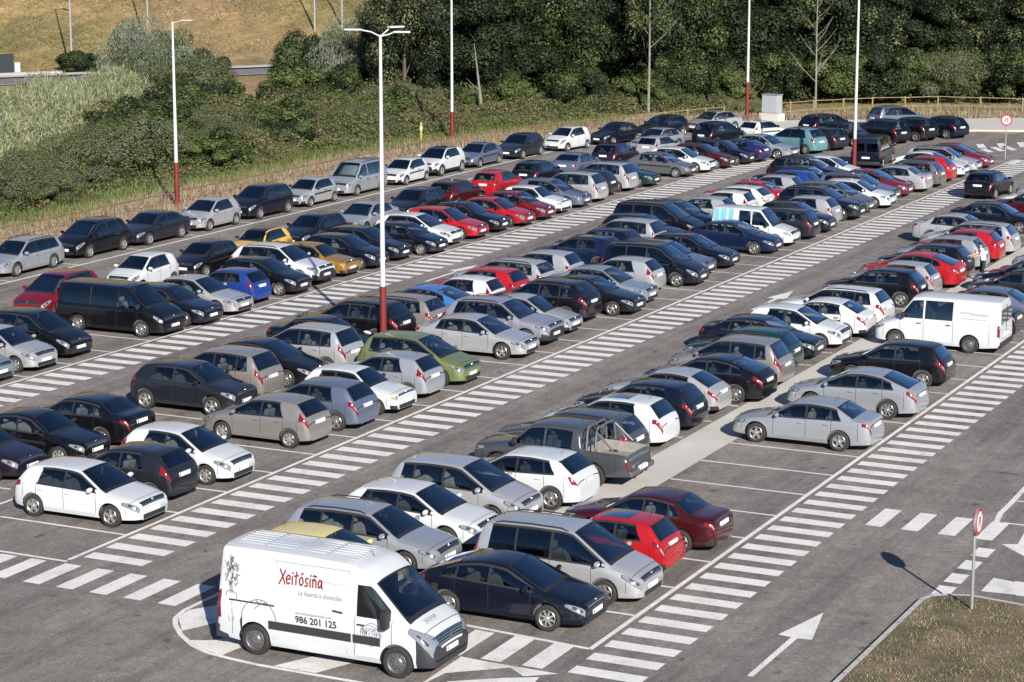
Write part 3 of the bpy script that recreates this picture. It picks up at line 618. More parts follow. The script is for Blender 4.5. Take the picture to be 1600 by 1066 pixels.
def paint_slot(o, i, m):
    o.material_slots[i].link = 'OBJECT'; o.material_slots[i].material = m
def make_car(kind, color, x, y, rz, near=True, roof=None, sunroof=False, rim=None):
    t = template(kind); s = SPECS[kind]; root = empty(s_name(kind), (x, y, 0), rz); m = paint(color)
    def rec(items, parent):
        for name, me, loc, r_, slot, kids in items:
            if not near and name in FAR_SKIP: continue
            if rim and name == 'rim': me = wheel_meshes(s['r'], rim)[1]
            o = bpy.data.objects.new(name, me); COL.objects.link(o); o.parent = parent
            if loc: o.location = loc
            if r_: o.rotation_euler = (0, 0, r_)
            if slot is not None: paint_slot(o, slot, paint(roof) if (roof and name in ('roof',)) else m)
            rec(kids, o)
    rec(t, root)
    if sunroof:
        S = BODIES[kind]; g = MB()
        for sg in (1, -1): S.patch(g, s['wtop'] + .18, s['wtop'] + .95, 13.1, 15, sg, (6, 3), .006)
        g.build('sunroof', [M['glassdark']], root, True)
    return root
def s_name(kind):
    return {'sedan': 'saloon_car', 'oldsedan': 'saloon_car', 'fast': 'fastback_car', 'xsara': 'hatchback_car', 'wagon': 'estate_car', 'mpv': 'people_carrier', 'wedge': 'people_carrier', 'bigmpv': 'people_carrier', 'suv': 'off_road_car',
            'bigsuv': 'off_road_car', 'leisure': 'passenger_van', 'minivan': 'passenger_van', 'kangoo': 'small_van', 'transit': 'delivery_van', 'master': 'delivery_van', 'pickup': 'pickup_truck'}.get(kind, 'hatchback_car')

#@@CARS
# ------------------------------------------------------------------ ground, markings
def sheet(name, poly, z, m, label=None, kind='structure', cat=None):
    o = mesh_obj(name, [(x, y, z) for x, y in poly], [tuple(range(len(poly)))], m)
    tag(o, label, cat, kind=kind); return o
def hill(x, y):
    s_ = (x - 125) * .575 + (y - 91) * .818
    h = max(0, s_ - 9) * .27 * (1 + .12 * math.sin(x * .05) * math.cos(y * .043)) + (.7 * math.sin(x * .13 + 1) * math.cos(y * .11) + .35 * math.sin(x * .31) * math.sin(y * .27 + 2)) * min(1, max(0, s_ - 9) / 14)
    return h
def ground_h(x, y):
    h = hill(x, y)
    return h - .02
ns = lambda x, y, f, s=0: math.sin(x * f + s) * math.cos(y * f * 1.13 + s * 2) + .5 * math.sin(x * f * 2.3 + y * f * 1.7 + s)
def build_ground():
    xs = np.concatenate([np.arange(-400, 20, 40), np.arange(20, 420, 5), np.arange(420, 1500, 60)]); ys = np.concatenate([np.arange(-800, 20, 60), np.arange(20, 420, 5), np.arange(420, 1500, 60)])
    vs = [(x, y, ground_h(x, y)) for y in ys for x in xs]; n = len(xs)
    fs = [(j * n + i, j * n + i + 1, (j + 1) * n + i + 1, (j + 1) * n + i) for j in range(len(ys) - 1) for i in range(n - 1)]
    m = mat('dry_grass_ground', rough=.95); N, L, p = nodes(m)
    v = pos(N, L); a = noise(N, L, .035, 5, .6, v, .8); b = noise(N, L, .22, 6, .7, v, 1.0); f = noise(N, L, 2.2, 5, .8, v, .5)
    st = noise(N, L, .5, 4, .6, pos(N, L, (.25, 1.6, 1), (0, 0, R(35))), .5)
    c = ramp(N, L, a.outputs[0], [(.36, (.31, .215, .125)), (.52, (.27, .205, .10)), (.66, (.175, .165, .058))]).outputs[0]
    c = mix(N, L, c, ramp(N, L, b.outputs[0], [(.3, (.26, .30, .22)), (.7, (.78, .72, .66))]).outputs[0], .8, 'OVERLAY')
    c = mix(N, L, c, ramp(N, L, st.outputs[0], [(.35, (.35, .37, .33)), (.65, (.68, .64, .6))]).outputs[0], .6, 'OVERLAY')
    c = mix(N, L, c, ramp(N, L, f.outputs[0], [(.3, (.2, .2, .2)), (.7, (.82, .8, .76))]).outputs[0], .7, 'OVERLAY')
    L.new(c, p.inputs['Base Color']); bump(N, L, p, f.outputs[0], .9, .35)
    o = mesh_obj('ground', vs, fs, m, smooth=True); tag(o, kind='structure')
build_ground()
sheet('car_park_asphalt', [(-120, -160), (190, -160), (160, -30), (126, -8), (123, 2), (114.2, 3.5), (113, 7), (108, 17.5), (104, 20), (112, 25.6), (106, 28), (97, 31), (60, 32.2), (-120, 32.2)], .004, M['asphalt'])
# pale pavement along the far fence
def slab(name, poly, z0, z1, m, kind='structure'):
    n = len(poly); vs = [(x, y, z0) for x, y in poly] + [(x, y, z1) for x, y in poly]
    fs = [tuple(range(n))[::-1], tuple(range(n, 2 * n))] + [(i, (i + 1) % n, n + (i + 1) % n, n + i) for i in range(n)]
    o = mesh_obj(name, vs, fs, m); bm = bmesh.new(); bm.from_mesh(o.data); bmesh.ops.recalc_face_normals(bm, faces=bm.faces); bm.to_mesh(o.data); bm.free()
    return tag(o, kind=kind)
slab('pavement', [(103.5, 20.3), (107.5, 17.9), (110.5, 14.6), (113, 10.5), (115, 6.5), (116.5, 2.5), (117.2, -4), (118, -30), (130, -30), (128.6, 1), (127.2, 6.5), (126, 12.6), (122.8, 16.8), (118.8, 19.9), (114.5, 22.4), (113.6, 25.2), (110, 26.3)], -.05, .10, M['concrete'])

L_, S_ = MB(), MB()
def quad(mb, x0, x1, y0, y1, z=.009): mb.add([(x0, y0, z), (x1, y0, z), (x1, y1, z), (x0, y1, z)], [(0, 1, 2, 3)])
def polyg(mb, pts, z=.009): mb.add([(x, y, z) for x, y in pts], [tuple(range(len(pts)))])
def ribbon(mb, pts, wd, z=.0098):
    for a, b in zip(pts[:-1], pts[1:]):
        d = Vector((b[0] - a[0], b[1] - a[1])); n = Vector((-d.y, d.x)).normalized() * wd / 2
        mb.add([(a[0] - n.x, a[1] - n.y, z), (b[0] - n.x, b[1] - n.y, z), (b[0] + n.x, b[1] + n.y, z), (a[0] + n.x, a[1] + n.y, z)], [(0, 1, 2, 3)])
ROWS = [(15.0, .35, -9, 36, 92.5), (0.0, 0.0, 0, 39, 98.8), (-15.13, -.43, 0, 60, 150)]
for k, (v0, ph, i0, i1, xe) in enumerate(ROWS):
    xs = -0.1 if k == 1 else (-.70 if k == 2 else -40)
    quad(L_, xs, xe, v0 - .06, v0 + .07)
    for i in range(i0, i1 + 1):
        x = 2.5 * i + ph
        if x > xe or (k and i == 0): continue
        y1 = v0 + 4.25
        quad(L_, x - .05, x + .05, v0 + .07, y1, .0095)
        if k != 0: quad(L_, x - .05, x + .05, v0 + 5.85, v0 + 10.1, .0095)
    x = (0.27 if k == 1 else (-.37 + .0 if k == 2 else -39.7)) - (2 if k == 2 else 0)
    while x < xe - .3:
        quad(S_, x, x + .5, v0 - 2.04 + (.1 if k == 2 else 0), v0 - .19, .0090); x += 1.0
# crosswalks at the near ends of the blocks
for k in range(-16, 6):
    if k < 0 or k > 0: pass
y = -.10
yy = -.12
for k in range(0, 5): quad(S_, -2.18, -.40, yy - .52, yy, .0105); yy -= 1.02
for k in range(5, 18):
    if yy - .5 < -5.0 and yy > -10.9: pass
    yy -= 1.02
yy = -12.12
for k in range(3): polyg(S_, [(-.58, yy), (-.62, yy - .52), (-2.42, yy - .52), (-2.40, yy)], .0105); yy -= 1.04
ribbon(L_, [(-.24, -.05), (-.24, 15)], .12)
yy = .45
for k in range(16): quad(S_, -2.15, -.42, yy, yy + .5, .0105); yy += .95
ribbon(L_, [(-.37, -11.6), (-.68, -15.1)], .13); quad(L_, -.72, -.60, -11.6, -5.2, .0098)
# rounded nose of the third block
arc = [(-.36, -5.12), (-2.33, -5.10), (-2.95, -5.25), (-3.4, -5.55), (-3.96, -6.09), (-4.50, -6.78), (-4.78, -7.4), (-4.90, -8.1), (-4.98, -8.8), (-5.0, -10.2), (-5.0, -12.3)]
ribbon(L_, arc, .13)
polyg(S_, [(-2.3, -5.2), (-2.9, -5.3), (-3.4, -5.7), (-3.72, -5.95), (-2.9, -6.3), (-.75, -7.4), (-.75, -6.4), (-1.4, -5.75)], .0112)
polyg(S_, [(-4.22, -6.45), (-4.6, -7.1), (-4.80, -7.75), (-4.15, -7.85), (-.75, -10.0), (-.75, -8.9), (-3.98, -6.98)], .0112)
polyg(S_, [(-4.9, -9.2), (-4.9, -10.3), (-.75, -12.0), (-.75, -11.2)], .0112)
polyg(S_, [(-4.95, -12.75), (-2.46, -12.70), (-2.52, -13.4), (-2.56, -15.2), (-3.05, -14.55), (-2.66, -14.05), (-3.62, -12.90)], .0112)
polyg(S_, [(-3.35, -14.2), (-2.95, -14.9), (-6.0, -15.4), (-6.0, -13.6), (-4.1, -13.2)], .0114)
# crosswalk bottom right and its dotted side line
for k in range(4): quad(S_, 12.25 + .03 * 0, 14.15, -18.06 - 1.0 * k - .02 * k, -17.58 - 1.0 * k - .02 * k, .0105)
for x0 in (10.62, 9.33, 8.03, 6.86): quad(S_, x0, x0 + .84, -21.42, -20.97, .0105)
# arrows along the aisles
def arrow(x, y, s=1.0, rev=False):
    k = -1 if rev else 1
    polyg(S_, [(x, y), (x - k * 2.05, y + .42), (x - k * 2.12, y + .08), (x - k * 5.1, y + .07), (x - k * 5.1, y - .07), (x - k * 2.12, y - .08), (x - k * 2.08, y - .42)], .0105)
arrow(4.27, -19.07); arrow(46.78, -3.45); arrow(79.7, 26.5); arrow(47.0, 11.9, rev=False); arrow(46.8, -18.9)
# next block at the right edge of the picture
ribbon(L_, [(14.05, -20.76), (15.1, -20.62), (16.2, -20.62), (17.98, -20.57), (70, -20.57)], .16)
ribbon(L_, [(14.15, -20.95), (14.15, -25.2)], .1); ribbon(L_, [(16.6, -20.7), (16.6, -25.2)], .1)
for i in range(1, 20): ribbon(L_, [(16.6 + 2.5 * i, -20.6), (16.6 + 2.5 * i, -25)], .1)
polyg(S_, [(12.03, -21.44), (12.21, -21.82), (13.37, -21.71), (14.4, -22.9), (14.4, -24.4), (12.4, -24.4), (11.17, -22.25)], .0112)
polyg(S_, [(8.92, -22.03), (8.71, -22.95), (8.40, -23.3), (7.78, -23.3), (7.66, -22.03)], .0112); ribbon(L_, [(7.76, -22.9), (7.9, -26)], .13); ribbon(L_, [(8.8, -22.6), (9.0, -26)], .13)
# kerbside rows
quad(L_, -30, 90, 28.22, 28.36, .0098); quad(L_, -30, 88, 22.95 + .45, 23.52, .0098)
for k in range(-12, 11): quad(L_, 38.85 + 5 * k - .05, 38.85 + 5 * k + .05, 28.36, 30.7, .0099); quad(L_, 32.2 + 5 * k - .05, 32.2 + 5 * k + .05, 20.9, 23.4, .0099)
ribbon(L_, [(90, 28.29), (94, 27.3), (98, 25.6), (102, 24.0), (106, 22.2)], .13)
# give-way teeth and far crosswalk
for k in range(6): polyg(S_, [(99.5 + .9 * k, 4.2 - .55 * k), (101.6 + .9 * k, 5.4 - .55 * k), (102.0 + .9 * k, 5.1 - .55 * k), (99.9 + .9 * k, 3.9 - .55 * k)], .0105)
for k in range(7): polyg(S_, [(104 + 1.1 * k, 3.6 - 1.1 * k), (106.6 + 1.1 * k, 4.5 - 1.1 * k), (107.0 + 1.1 * k, 4.1 - 1.1 * k), (104.4 + 1.1 * k, 3.2 - 1.1 * k)], .0105)
for k in range(8): quad(S_, 96.5 + .0, 98.9, -5.2 - .95 * k + 4.6, -4.75 - .95 * k + 4.6, .0105)
quad(L_, -.2, 96, 5.05, 5.16, .0099); quad(L_, -60, 88, 19.35, 19.46, .0099)
tag(L_.build('parking_lines', [M['line']]), kind='structure'); tag(S_.build('striped_markings', [M['line']]), kind='structure')
# concrete walkways between the back-to-back rows
for nm, v0, x0, x1 in (('walkway', -10.86, -.6, 120),):
    sheet(nm, [(x0, v0), (x1, v0), (x1, v0 + 1.5), (x0, v0 + 1.5)], .0102, M['concrete'])

# ------------------------------------------------------------------ grass island with kerb
isl = [(-60, -20.93), (6.1, -20.93), (6.45, -21.05), (6.75, -21.4), (6.95, -22.0), (6.75, -23.4), (6.6, -30), (6.6, -60), (-60, -60)]
N, L, p = nodes(M['kerb']); sx_ = N.new('ShaderNodeSeparateXYZ'); L.new(pos(N, L), sx_.inputs[0]); fr_ = N.new('ShaderNodeMath'); fr_.operation = 'FRACT'; L.new(sx_.outputs[0], fr_.inputs[0])
lt = N.new('ShaderNodeMath'); lt.operation = 'LESS_THAN'; L.new(fr_.outputs[0], lt.inputs[0]); lt.inputs[1].default_value = .025
old = p.inputs['Base Color'].links[0].from_socket; L.new(mix(N, L, old, (.08, .075, .07), lt.outputs[0]), p.inputs['Base Color'])
slab('kerb', isl, -.05, .115, M['kerb'])
grs = mat_noise('sparse_turf', [(.30, (.22, .175, .115)), (.44, (.15, .115, .07)), (.56, (.10, .085, .045)), (.68, (.05, .058, .022))], .75, .95, 9, .9)
inner = [(-60, -21.07), (6.05, -21.07), (6.35, -21.17), (6.62, -21.48), (6.80, -22.02), (6.6, -23.4), (6.45, -30), (6.45, -60), (-60, -60)]
sheet('grass_island', inner, .121, grs)
def blades(n, fpos, h0, h1, wd, name, mats, lean=.5, seg=1, up=0.0):
    """many thin grass blades in one mesh"""
    vs = np.zeros((n, 3, 3)); a = RNG.uniform(0, 2 * np.pi, n); P_ = np.array([fpos() for _ in range(n)]); h = RNG.uniform(h0, h1, n)
    l = RNG.uniform(0, lean, n) * h; b = RNG.uniform(0, 2 * np.pi, n); wv = wd * RNG.uniform(.6, 1.3, n)
    vs[:, 0] = P_ + np.stack([np.cos(a) * wv, np.sin(a) * wv, 0 * a], 1); vs[:, 1] = P_ - np.stack([np.cos(a) * wv, np.sin(a) * wv, 0 * a], 1)
    vs[:, 2] = P_ + np.stack([np.cos(b) * l, np.sin(b) * l, h], 1)
    return fast_mesh(name, vs.reshape(-1, 3), n, 3, mats, RNG.integers(0, len(mats), n))
def fast_mesh(name, v, nf, k, mats, mi=None, parent=None):
    me = bpy.data.meshes.new(name); me.vertices.add(len(v)); me.vertices.foreach_set('co', np.asarray(v, dtype=np.float32).ravel())
    me.loops.add(nf * k); me.loops.foreach_set('vertex_index', np.arange(nf * k, dtype=np.int32)); me.polygons.add(nf)
    me.polygons.foreach_set('loop_start', np.arange(0, nf * k, k, dtype=np.int32)); me.polygons.foreach_set('loop_total', np.full(nf, k, dtype=np.int32))
    for m in mats: me.materials.append(m)
    if mi is not None: me.polygons.foreach_set('material_index', np.asarray(mi, dtype=np.int32))
    me.update(calc_edges=True); me.validate()
    return put(bpy.data.objects.new(name, me), parent)
G = {}
G['dry'] = mat_leaf('dry_grass', (.25, .20, .14), (.34, .275, .195), .6); G['straw'] = mat_leaf('straw', (.19, .145, .10), (.15, .12, .07), .6)
G['green'] = mat_leaf('green_grass', (.10, .13, .03), (.17, .20, .05), .4); G['olive'] = mat_leaf('olive_leaf', (.065, .075, .032), (.11, .115, .052), .25)
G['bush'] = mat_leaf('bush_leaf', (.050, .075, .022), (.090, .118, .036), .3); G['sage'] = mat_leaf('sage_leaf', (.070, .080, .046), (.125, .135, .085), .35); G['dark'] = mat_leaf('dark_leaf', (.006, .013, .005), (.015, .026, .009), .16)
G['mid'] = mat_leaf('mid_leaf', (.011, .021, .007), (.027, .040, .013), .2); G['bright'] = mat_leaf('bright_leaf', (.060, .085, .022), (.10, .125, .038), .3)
G['silver'] = mat_leaf('silver_leaf', (.12, .14, .11), (.20, .225, .185), .5); G['reed'] = mat_leaf('reed_leaf', (.17, .19, .095), (.27, .285, .16), .35)
G['rust'] = mat_leaf('rust_leaf', (.105, .075, .040), (.150, .108, .058), .4); G['bark'] = mat_noise('pale_bark', [(.3, (.15, .14, .12)), (.7, (.24, .23, .20))], 3, .9); G['barkd'] = mat_noise('dark_bark', [(.3, (.05, .04, .03)), (.7, (.10, .085, .065))], 3, .9)
def ipos():
    while 1:
        x, y = RNG.uniform(-9, 6.5), -21.15 - RNG.uniform(0, 8)
        if ns(x, y, 1.9, 2) + RNG.normal() * .5 > -.3: return (x, y, .12)
o = blades(26000, ipos, .02, .10, .009, 'island_grass', [G['dry'], G['straw'], G['green'], G['olive'], G['dry']], 1.5)
tag(o, 'short dry turf on the corner island with the kerb', 'grass', kind='stuff')
for p_ in [(6.5, -60)]: pass

# verge of dry grass behind the kerbside row, up to the shrubs
VERGE = lambda x: 33.2 - max(0, x - 86) * .30
def vpos():
    x = RNG.uniform(24, 126); a = VERGE(x)
    if x < 112: y = a + RNG.uniform(-.7, 5.0)
    else: y = 26 - (x - 112) * 1.6 + RNG.uniform(0, 2)
    return (x, y, 0)
sheet('verge', [(-60, 32.2), (60, 32.2), (97, 31), (106, 28), (112, 25.6), (113.6, 25.2), (114.5, 22.4), (118.8, 19.9), (122.8, 16.8), (126, 12.6), (127.2, 6.5), (128.6, 1), (130, -30), (134, -30), (133, 8), (128, 20), (118, 30), (100, 38), (60, 40), (-60, 40)], .006, M['earth'])
tag(blades(70000, vpos, .25, .8, .025, 'verge_grass', [G['dry'], G['dry'], G['straw']], .5), 'tall dry grass growing along the wooden fence', 'grass', kind='stuff')
def vpos2():
    while 1:
        t = RNG.uniform(0, 1); P0, P1 = ((114.8, 23.2), (128.6, 4)) if t < .6 else ((128.6, 4), (131, -14)); u = RNG.uniform(0, 1)
        return (P0[0] + (P1[0] - P0[0]) * u + RNG.uniform(.6, 2.6), P0[1] + (P1[1] - P0[1]) * u + RNG.uniform(.6, 2.6), 0)
tag(blades(9000, vpos2, .3, .9, .03, 'far_verge_grass', [G['dry'], G['straw'], G['green']], .5), 'dry grass strip between the far fence and the wood', 'grass', kind='stuff')

def vpos3():
    x = RNG.uniform(40, 108); return (x, VERGE(x) + 4.0 + .7 * math.sin(x * .35) + RNG.normal() * .9 + 1.0, 0)
tag(blades(16000, vpos3, .35, .95, .035, 'tall_green_grass', [G['bright'], G['green'], G['bush']], .45), 'tall fresh green grass between the dry verge and the brambles', 'grass', kind='stuff')
# ------------------------------------------------------------------ wooden fences
def fence(pts, step, m, label, group=None, h=1.1, rails=(1.0, .5), pr=.06):
    root = empty('wooden_fence', (pts[0][0], pts[0][1], 0)); off = Vector((pts[0][0], pts[0][1], 0)); pos_ = []
    for a, b in zip(pts[:-1], pts[1:]):
        a, b = Vector((*a, 0)), Vector((*b, 0)); n = max(1, round((b - a).length / step))
        for k in range(n): pos_.append(a + (b - a) * k / n)
    pos_.append(Vector((*pts[-1], 0)))
    pm = MB(); pm.lathe([(pr, 0), (pr, h - .03), (pr * .8, h), (.001, h + .01)], 8, 'z'); po = pm.build('fence_post', [m], None, True); me = po.data; bpy.data.objects.remove(po)
    for p in pos_:
        o = bpy.data.objects.new('fence_post', me); put(o, root); o.location = p - off; o.rotation_euler = (random.uniform(-.03, .03), random.uniform(-.03, .03), 0)
    for a, b in zip(pos_[:-1], pos_[1:]):
        for rz in rails:
            r_ = MB(); j = random.uniform(-.02, .02); r_.tube([a - off + Vector((0, 0, rz + j)), b - off + Vector((0, 0, rz - j))], .034, 6); r_.build('fence_rail', [m], root, True)
    tag(root, label, 'fence', group); return root
fence([(22, 34.6), (60, 34.6), (86, 34.0), (98, 31.4), (106, 28.6)], 2.6, M['woodrust'], 'low brown two-rail wooden fence in dry grass behind the kerbside cars')
fence([(106, 28.6), (110.5, 26.9), (113.9, 25.4)], 2.3, M['woodtan'], 'short pale fence length left of the electrical cabinet')
fence([(114.6, 22.3), (118.8, 20.1), (123, 16.9), (126.2, 12.7), (127.4, 6.5), (128.8, 1), (129.6, -6), (130.2, -24)], 3.0, M['woodtan'], 'pale two-rail wooden fence along the far pavement before the wood', h=1.35, rails=(1.28, .62))

# ------------------------------------------------------------------ lamp posts
def lamp_post(x, y, H, red, heads, label, arm=1.5, rz=0):
    root = empty('lamp_post', (x, y, 0), rz)
    k = MB(); k.lathe([(.20, 0), (.20, .03), (.001, .03)], 12, 'z'); k.build('base_plate', [M['galv']], root, False)
    k = MB(); k.lathe([(.135, .03), (.125, red)], 14, 'z'); k.build('lower_column', [M['redpole']], root, True)
    k = MB(); k.lathe([(.10, red), (.055, H), (.001, H + .02)], 14, 'z'); k.build('upper_column', [M['whitepole']], root, True)
    for dx, dy, dz, ln in heads:
        d = Vector((dx, dy, 0)).normalized(); n = Vector((-d.y, d.x, 0))
        a = MB(); a.tube([(0, 0, H - .05), d * .35 + Vector((0, 0, H + .04 + dz)), d * (ln * .6) + Vector((0, 0, H + .10 + dz))], .026, 8); ao = a.build('arm', [M['whitepole']], root, True)
        h = MB(); Mx = Matrix.Translation(d * (ln * .6) + Vector((0, 0, H + .12 + dz))) @ Matrix(((d.x, n.x, 0, 0), (d.y, n.y, 0, 0), (0, 0, 1, 0), (0, 0, 0, 1)))
        h.box(0, .62, -.12, .12, -.03, .03, 0, .02, Mx); ho = h.build('lamp_head', [M['whitepole']], ao)
        g = MB(); g.box(.08, .54, -.09, .09, -.038, -.031, 0, 0, Mx); g.build('lens', [M['lamp']], ho)
    return tag(root, label, 'lamp post', 'tall red and white lamp posts')
lamp_post(55.22, 33.97, 10.08, 2.7, [(0.1, -1, 0, .9)], 'single-headed lamp post with dark red base behind the silver hatchback')
lamp_post(27.60, 6.06, 11.8, 2.46, [(-.4, 1, .08, 1.15), (.45, -1, 0, .8), (.9, -.5, .16, .6)], 'lamp post with several heads rising between the cars of the middle block')
lamp_post(90.19, 35.67, 12.2, 2.27, [(0, -1, 0, .9)], 'lamp post at the fence behind the white and black crossover')
lamp_post(114.03, 23.61, 12.5, 2.9, [(0, -1, 0, .9)], 'lamp post beside the grey electrical cabinet', .9)
lamp_post(89.44, 7.52, 12.5, 1.9, [(-.4, 1, 0, 1.2), (.4, -1, 0, 1.2)], 'lamp post at the far end of the middle block by the dark van')
def street_pole(x, y, H, label):
    z = ground_h(x, y); root = empty('street_lamp', (x, y, z))
    k = MB(); k.lathe([(.11, 0), (.055, H), (.001, H)], 10, 'z'); k.build('column', [M['galv']], root, True)
    k = MB(); k.tube([(0, 0, H - .1), (.5, -.7, H + .2)], .03, 6); a = k.build('arm', [M['galv']], root, True)
    k = MB(); k.box(.35, .75, -1.2, -.5, H + .16, H + .26, 0, .02); k.build('lamp_head', [M['galv']], root)
    tag(root, label, 'street lamp', 'grey street lamps along the road beyond the shrubs')

# road beyond the shrubs
rd = Vector((18.5, -13.0, 0)).normalized(); rn = Vector((13.0, 18.5, 0)).normalized(); r0 = Vector((125, 88.5, 0))
def strip(name, a, b, z, m, s0=-260, s1=260, kind='structure'):
    P_ = lambda s, t: r0 + rd * s + rn * t + Vector((0, 0, z))
    o = mesh_obj(name, [P_(s0, a), P_(s1, a), P_(s1, b), P_(s0, b)], [(0, 1, 2, 3)], m); return tag(o, kind=kind)
strip('road', -3.2, 3.4, .03, mat_noise('road_asphalt', [(.3, (.14, .14, .145)), (.7, (.18, .18, .185))], .3, .9, 6))
strip('road_pavement', 3.4, 6.0, .14, M['concrete']); strip('road_kerb', -3.5, -3.2, .1, M['kerb'])

# ------------------------------------------------------------------ foliage
def crown_mesh(name, rx, rz, n, leaf, mats, wts, lumps=26, seed=0, zc=0.0, flat=.0, blade=False):
    rg = np.random.default_rng(seed)
    th = rg.uniform(0, 2 * np.pi, lumps); ph = np.arccos(rg.uniform(-.75, 1, lumps)); rr = rg.uniform(.45, .92, lumps)
    C_ = np.stack([rx * rr * np.sin(ph) * np.cos(th), rx * rr * np.sin(ph) * np.sin(th), rz * rr * np.cos(ph) + zc], 1); S_r = rg.uniform(.20, .40, lumps) * min(rx, rz * 1.2)
    k = rg.integers(0, lumps, n); d = rg.normal(size=(n, 3)); d /= np.linalg.norm(d, axis=1)[:, None]; rad = rg.uniform(.55, 1.08, n) ** .6
    c = C_[k] + d * (S_r[k] * rad)[:, None] * np.array([1, 1, .8]); out = d * 1.0 + rg.normal(size=(n, 3)) * .38 + np.array([0, 0, .30]); out /= np.linalg.norm(out, axis=1)[:, None]
    a = np.cross(out, rg.normal(size=(n, 3))); a /= np.linalg.norm(a, axis=1)[:, None]; b = np.cross(out, a)
    if blade: a = np.array([0, 0, 1.0]) + rg.normal(size=(n, 3)) * .45; a /= np.linalg.norm(a, axis=1)[:, None]; b = np.cross(a, rg.normal(size=(n, 3))); b /= np.linalg.norm(b, axis=1)[:, None]
    sz = leaf * rg.uniform(.55, 1.4, n)[:, None]; asp = .22 if blade else .62
    v = np.stack([c - a * sz, c + b * sz * asp + out * sz * .12, c + a * sz, c - b * sz * asp + out * sz * .12], 1)
    mi = rg.choice(len(mats), size=n, p=np.array(wts) / sum(wts)); mk = rg.integers(0, len(mats), lumps); mi = np.where(rg.random(n) < .6, mk[k] % len(mats), mi)
    o = fast_mesh(name, v.reshape(-1, 3), n, 4, mats, mi); me = o.data; bpy.data.objects.remove(o); return me
def trunk_mesh(name, H, r, seed=0, m=None, limbs=6, lean=.06, spread=.35, start=.3):
    rg = random.Random(seed); k = MB(); pts = [(0, 0, -.3)]; x = y = 0
    for i in range(1, 7): x += rg.uniform(-lean, lean) * H / 6 + lean * .2; y += rg.uniform(-lean, lean) * H / 6; pts.append((x, y, H * i / 6))
    k.tube(pts, [r * (1.25 - 1.12 * i / 6) for i in range(7)], 8)
    for i in range(limbs):
        f = start + (1 - start) * (i + rg.random() * .5) / limbs; z = H * f; q = int(f * 6) if f < 1 else 5; a = rg.uniform(0, 6.28); ln = H * spread * (1.2 - f) * rg.uniform(.7, 1.2)
        b = Vector(pts[min(q, 6)]); b = Vector((b.x, b.y, z)); rr = r * (1.1 - f) * .5
        k.tube([b, b + Vector((math.cos(a) * ln * .5, math.sin(a) * ln * .5, ln * .45)), b + Vector((math.cos(a) * ln, math.sin(a) * ln, ln * 1.05))], [rr, rr * .7, rr * .25], 5)
    o = k.build(name, [m or G['barkd']], None, True); me = o.data; bpy.data.objects.remove(o); return me
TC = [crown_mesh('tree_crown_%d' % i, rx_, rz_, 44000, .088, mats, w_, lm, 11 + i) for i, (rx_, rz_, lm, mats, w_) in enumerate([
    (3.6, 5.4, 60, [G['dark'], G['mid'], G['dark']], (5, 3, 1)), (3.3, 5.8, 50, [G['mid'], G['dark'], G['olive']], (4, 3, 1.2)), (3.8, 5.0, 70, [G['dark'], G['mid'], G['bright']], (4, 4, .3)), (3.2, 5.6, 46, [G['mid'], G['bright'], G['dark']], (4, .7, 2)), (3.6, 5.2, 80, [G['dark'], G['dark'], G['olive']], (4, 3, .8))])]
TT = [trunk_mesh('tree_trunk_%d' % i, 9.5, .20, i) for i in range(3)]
def tree(x, y, crown, tr, H, wd, label, rz=0, cz=None, group='dark broadleaf trees of the wood behind the fence'):
    z = ground_h(x, y) ; root = empty('broadleaf_tree', (x, y, z), rz); sz = H / 13.0
    t = bpy.data.objects.new('trunk', TT[tr]); put(t, root); t.scale = (sz, sz, sz)
    c = bpy.data.objects.new('crown', TC[crown]); put(c, root); c.scale = (wd / 3.6, wd / 3.6, H * .50 / 5.2); c.location = (0, 0, H * .47 if cz is None else cz)
    tag(root, label, 'tree', group); return root
def cards(name, n, fpos, leaf, mats, wfun, label, cat, seed=1, asp=.6, upright=0.0, under=None):
    rg = np.random.default_rng(seed); pts = []; mi = []
    for _ in range(n):
        x, y, z = fpos(rg); pts.append((x, y, z)); mi.append(wfun(x, y, rg))
    c = np.array(pts); out = rg.normal(size=(n, 3)) * .8 + np.array([-.25, -.2, .7]); out /= np.linalg.norm(out, axis=1)[:, None]
    a = np.cross(out, rg.normal(size=(n, 3))); 
    if upright: a = np.array([0, 0, 1.0]) + rg.normal(size=(n, 3)) * (1 - upright)
    a /= np.linalg.norm(a, axis=1)[:, None]; b = np.cross(a, rg.normal(size=(n, 3)) if upright else out); b /= np.linalg.norm(b, axis=1)[:, None]
    sz = leaf * rg.uniform(.5, 1.4, n)[:, None]
    v = np.stack([c - a * sz, c + b * sz * asp, c + a * sz, c - b * sz * asp], 1).reshape(-1, 3); nf = n; mi = list(mi)
    o = fast_mesh(name, v, n, 4, mats, mi); tag(o, label, cat, kind='stuff'); return o
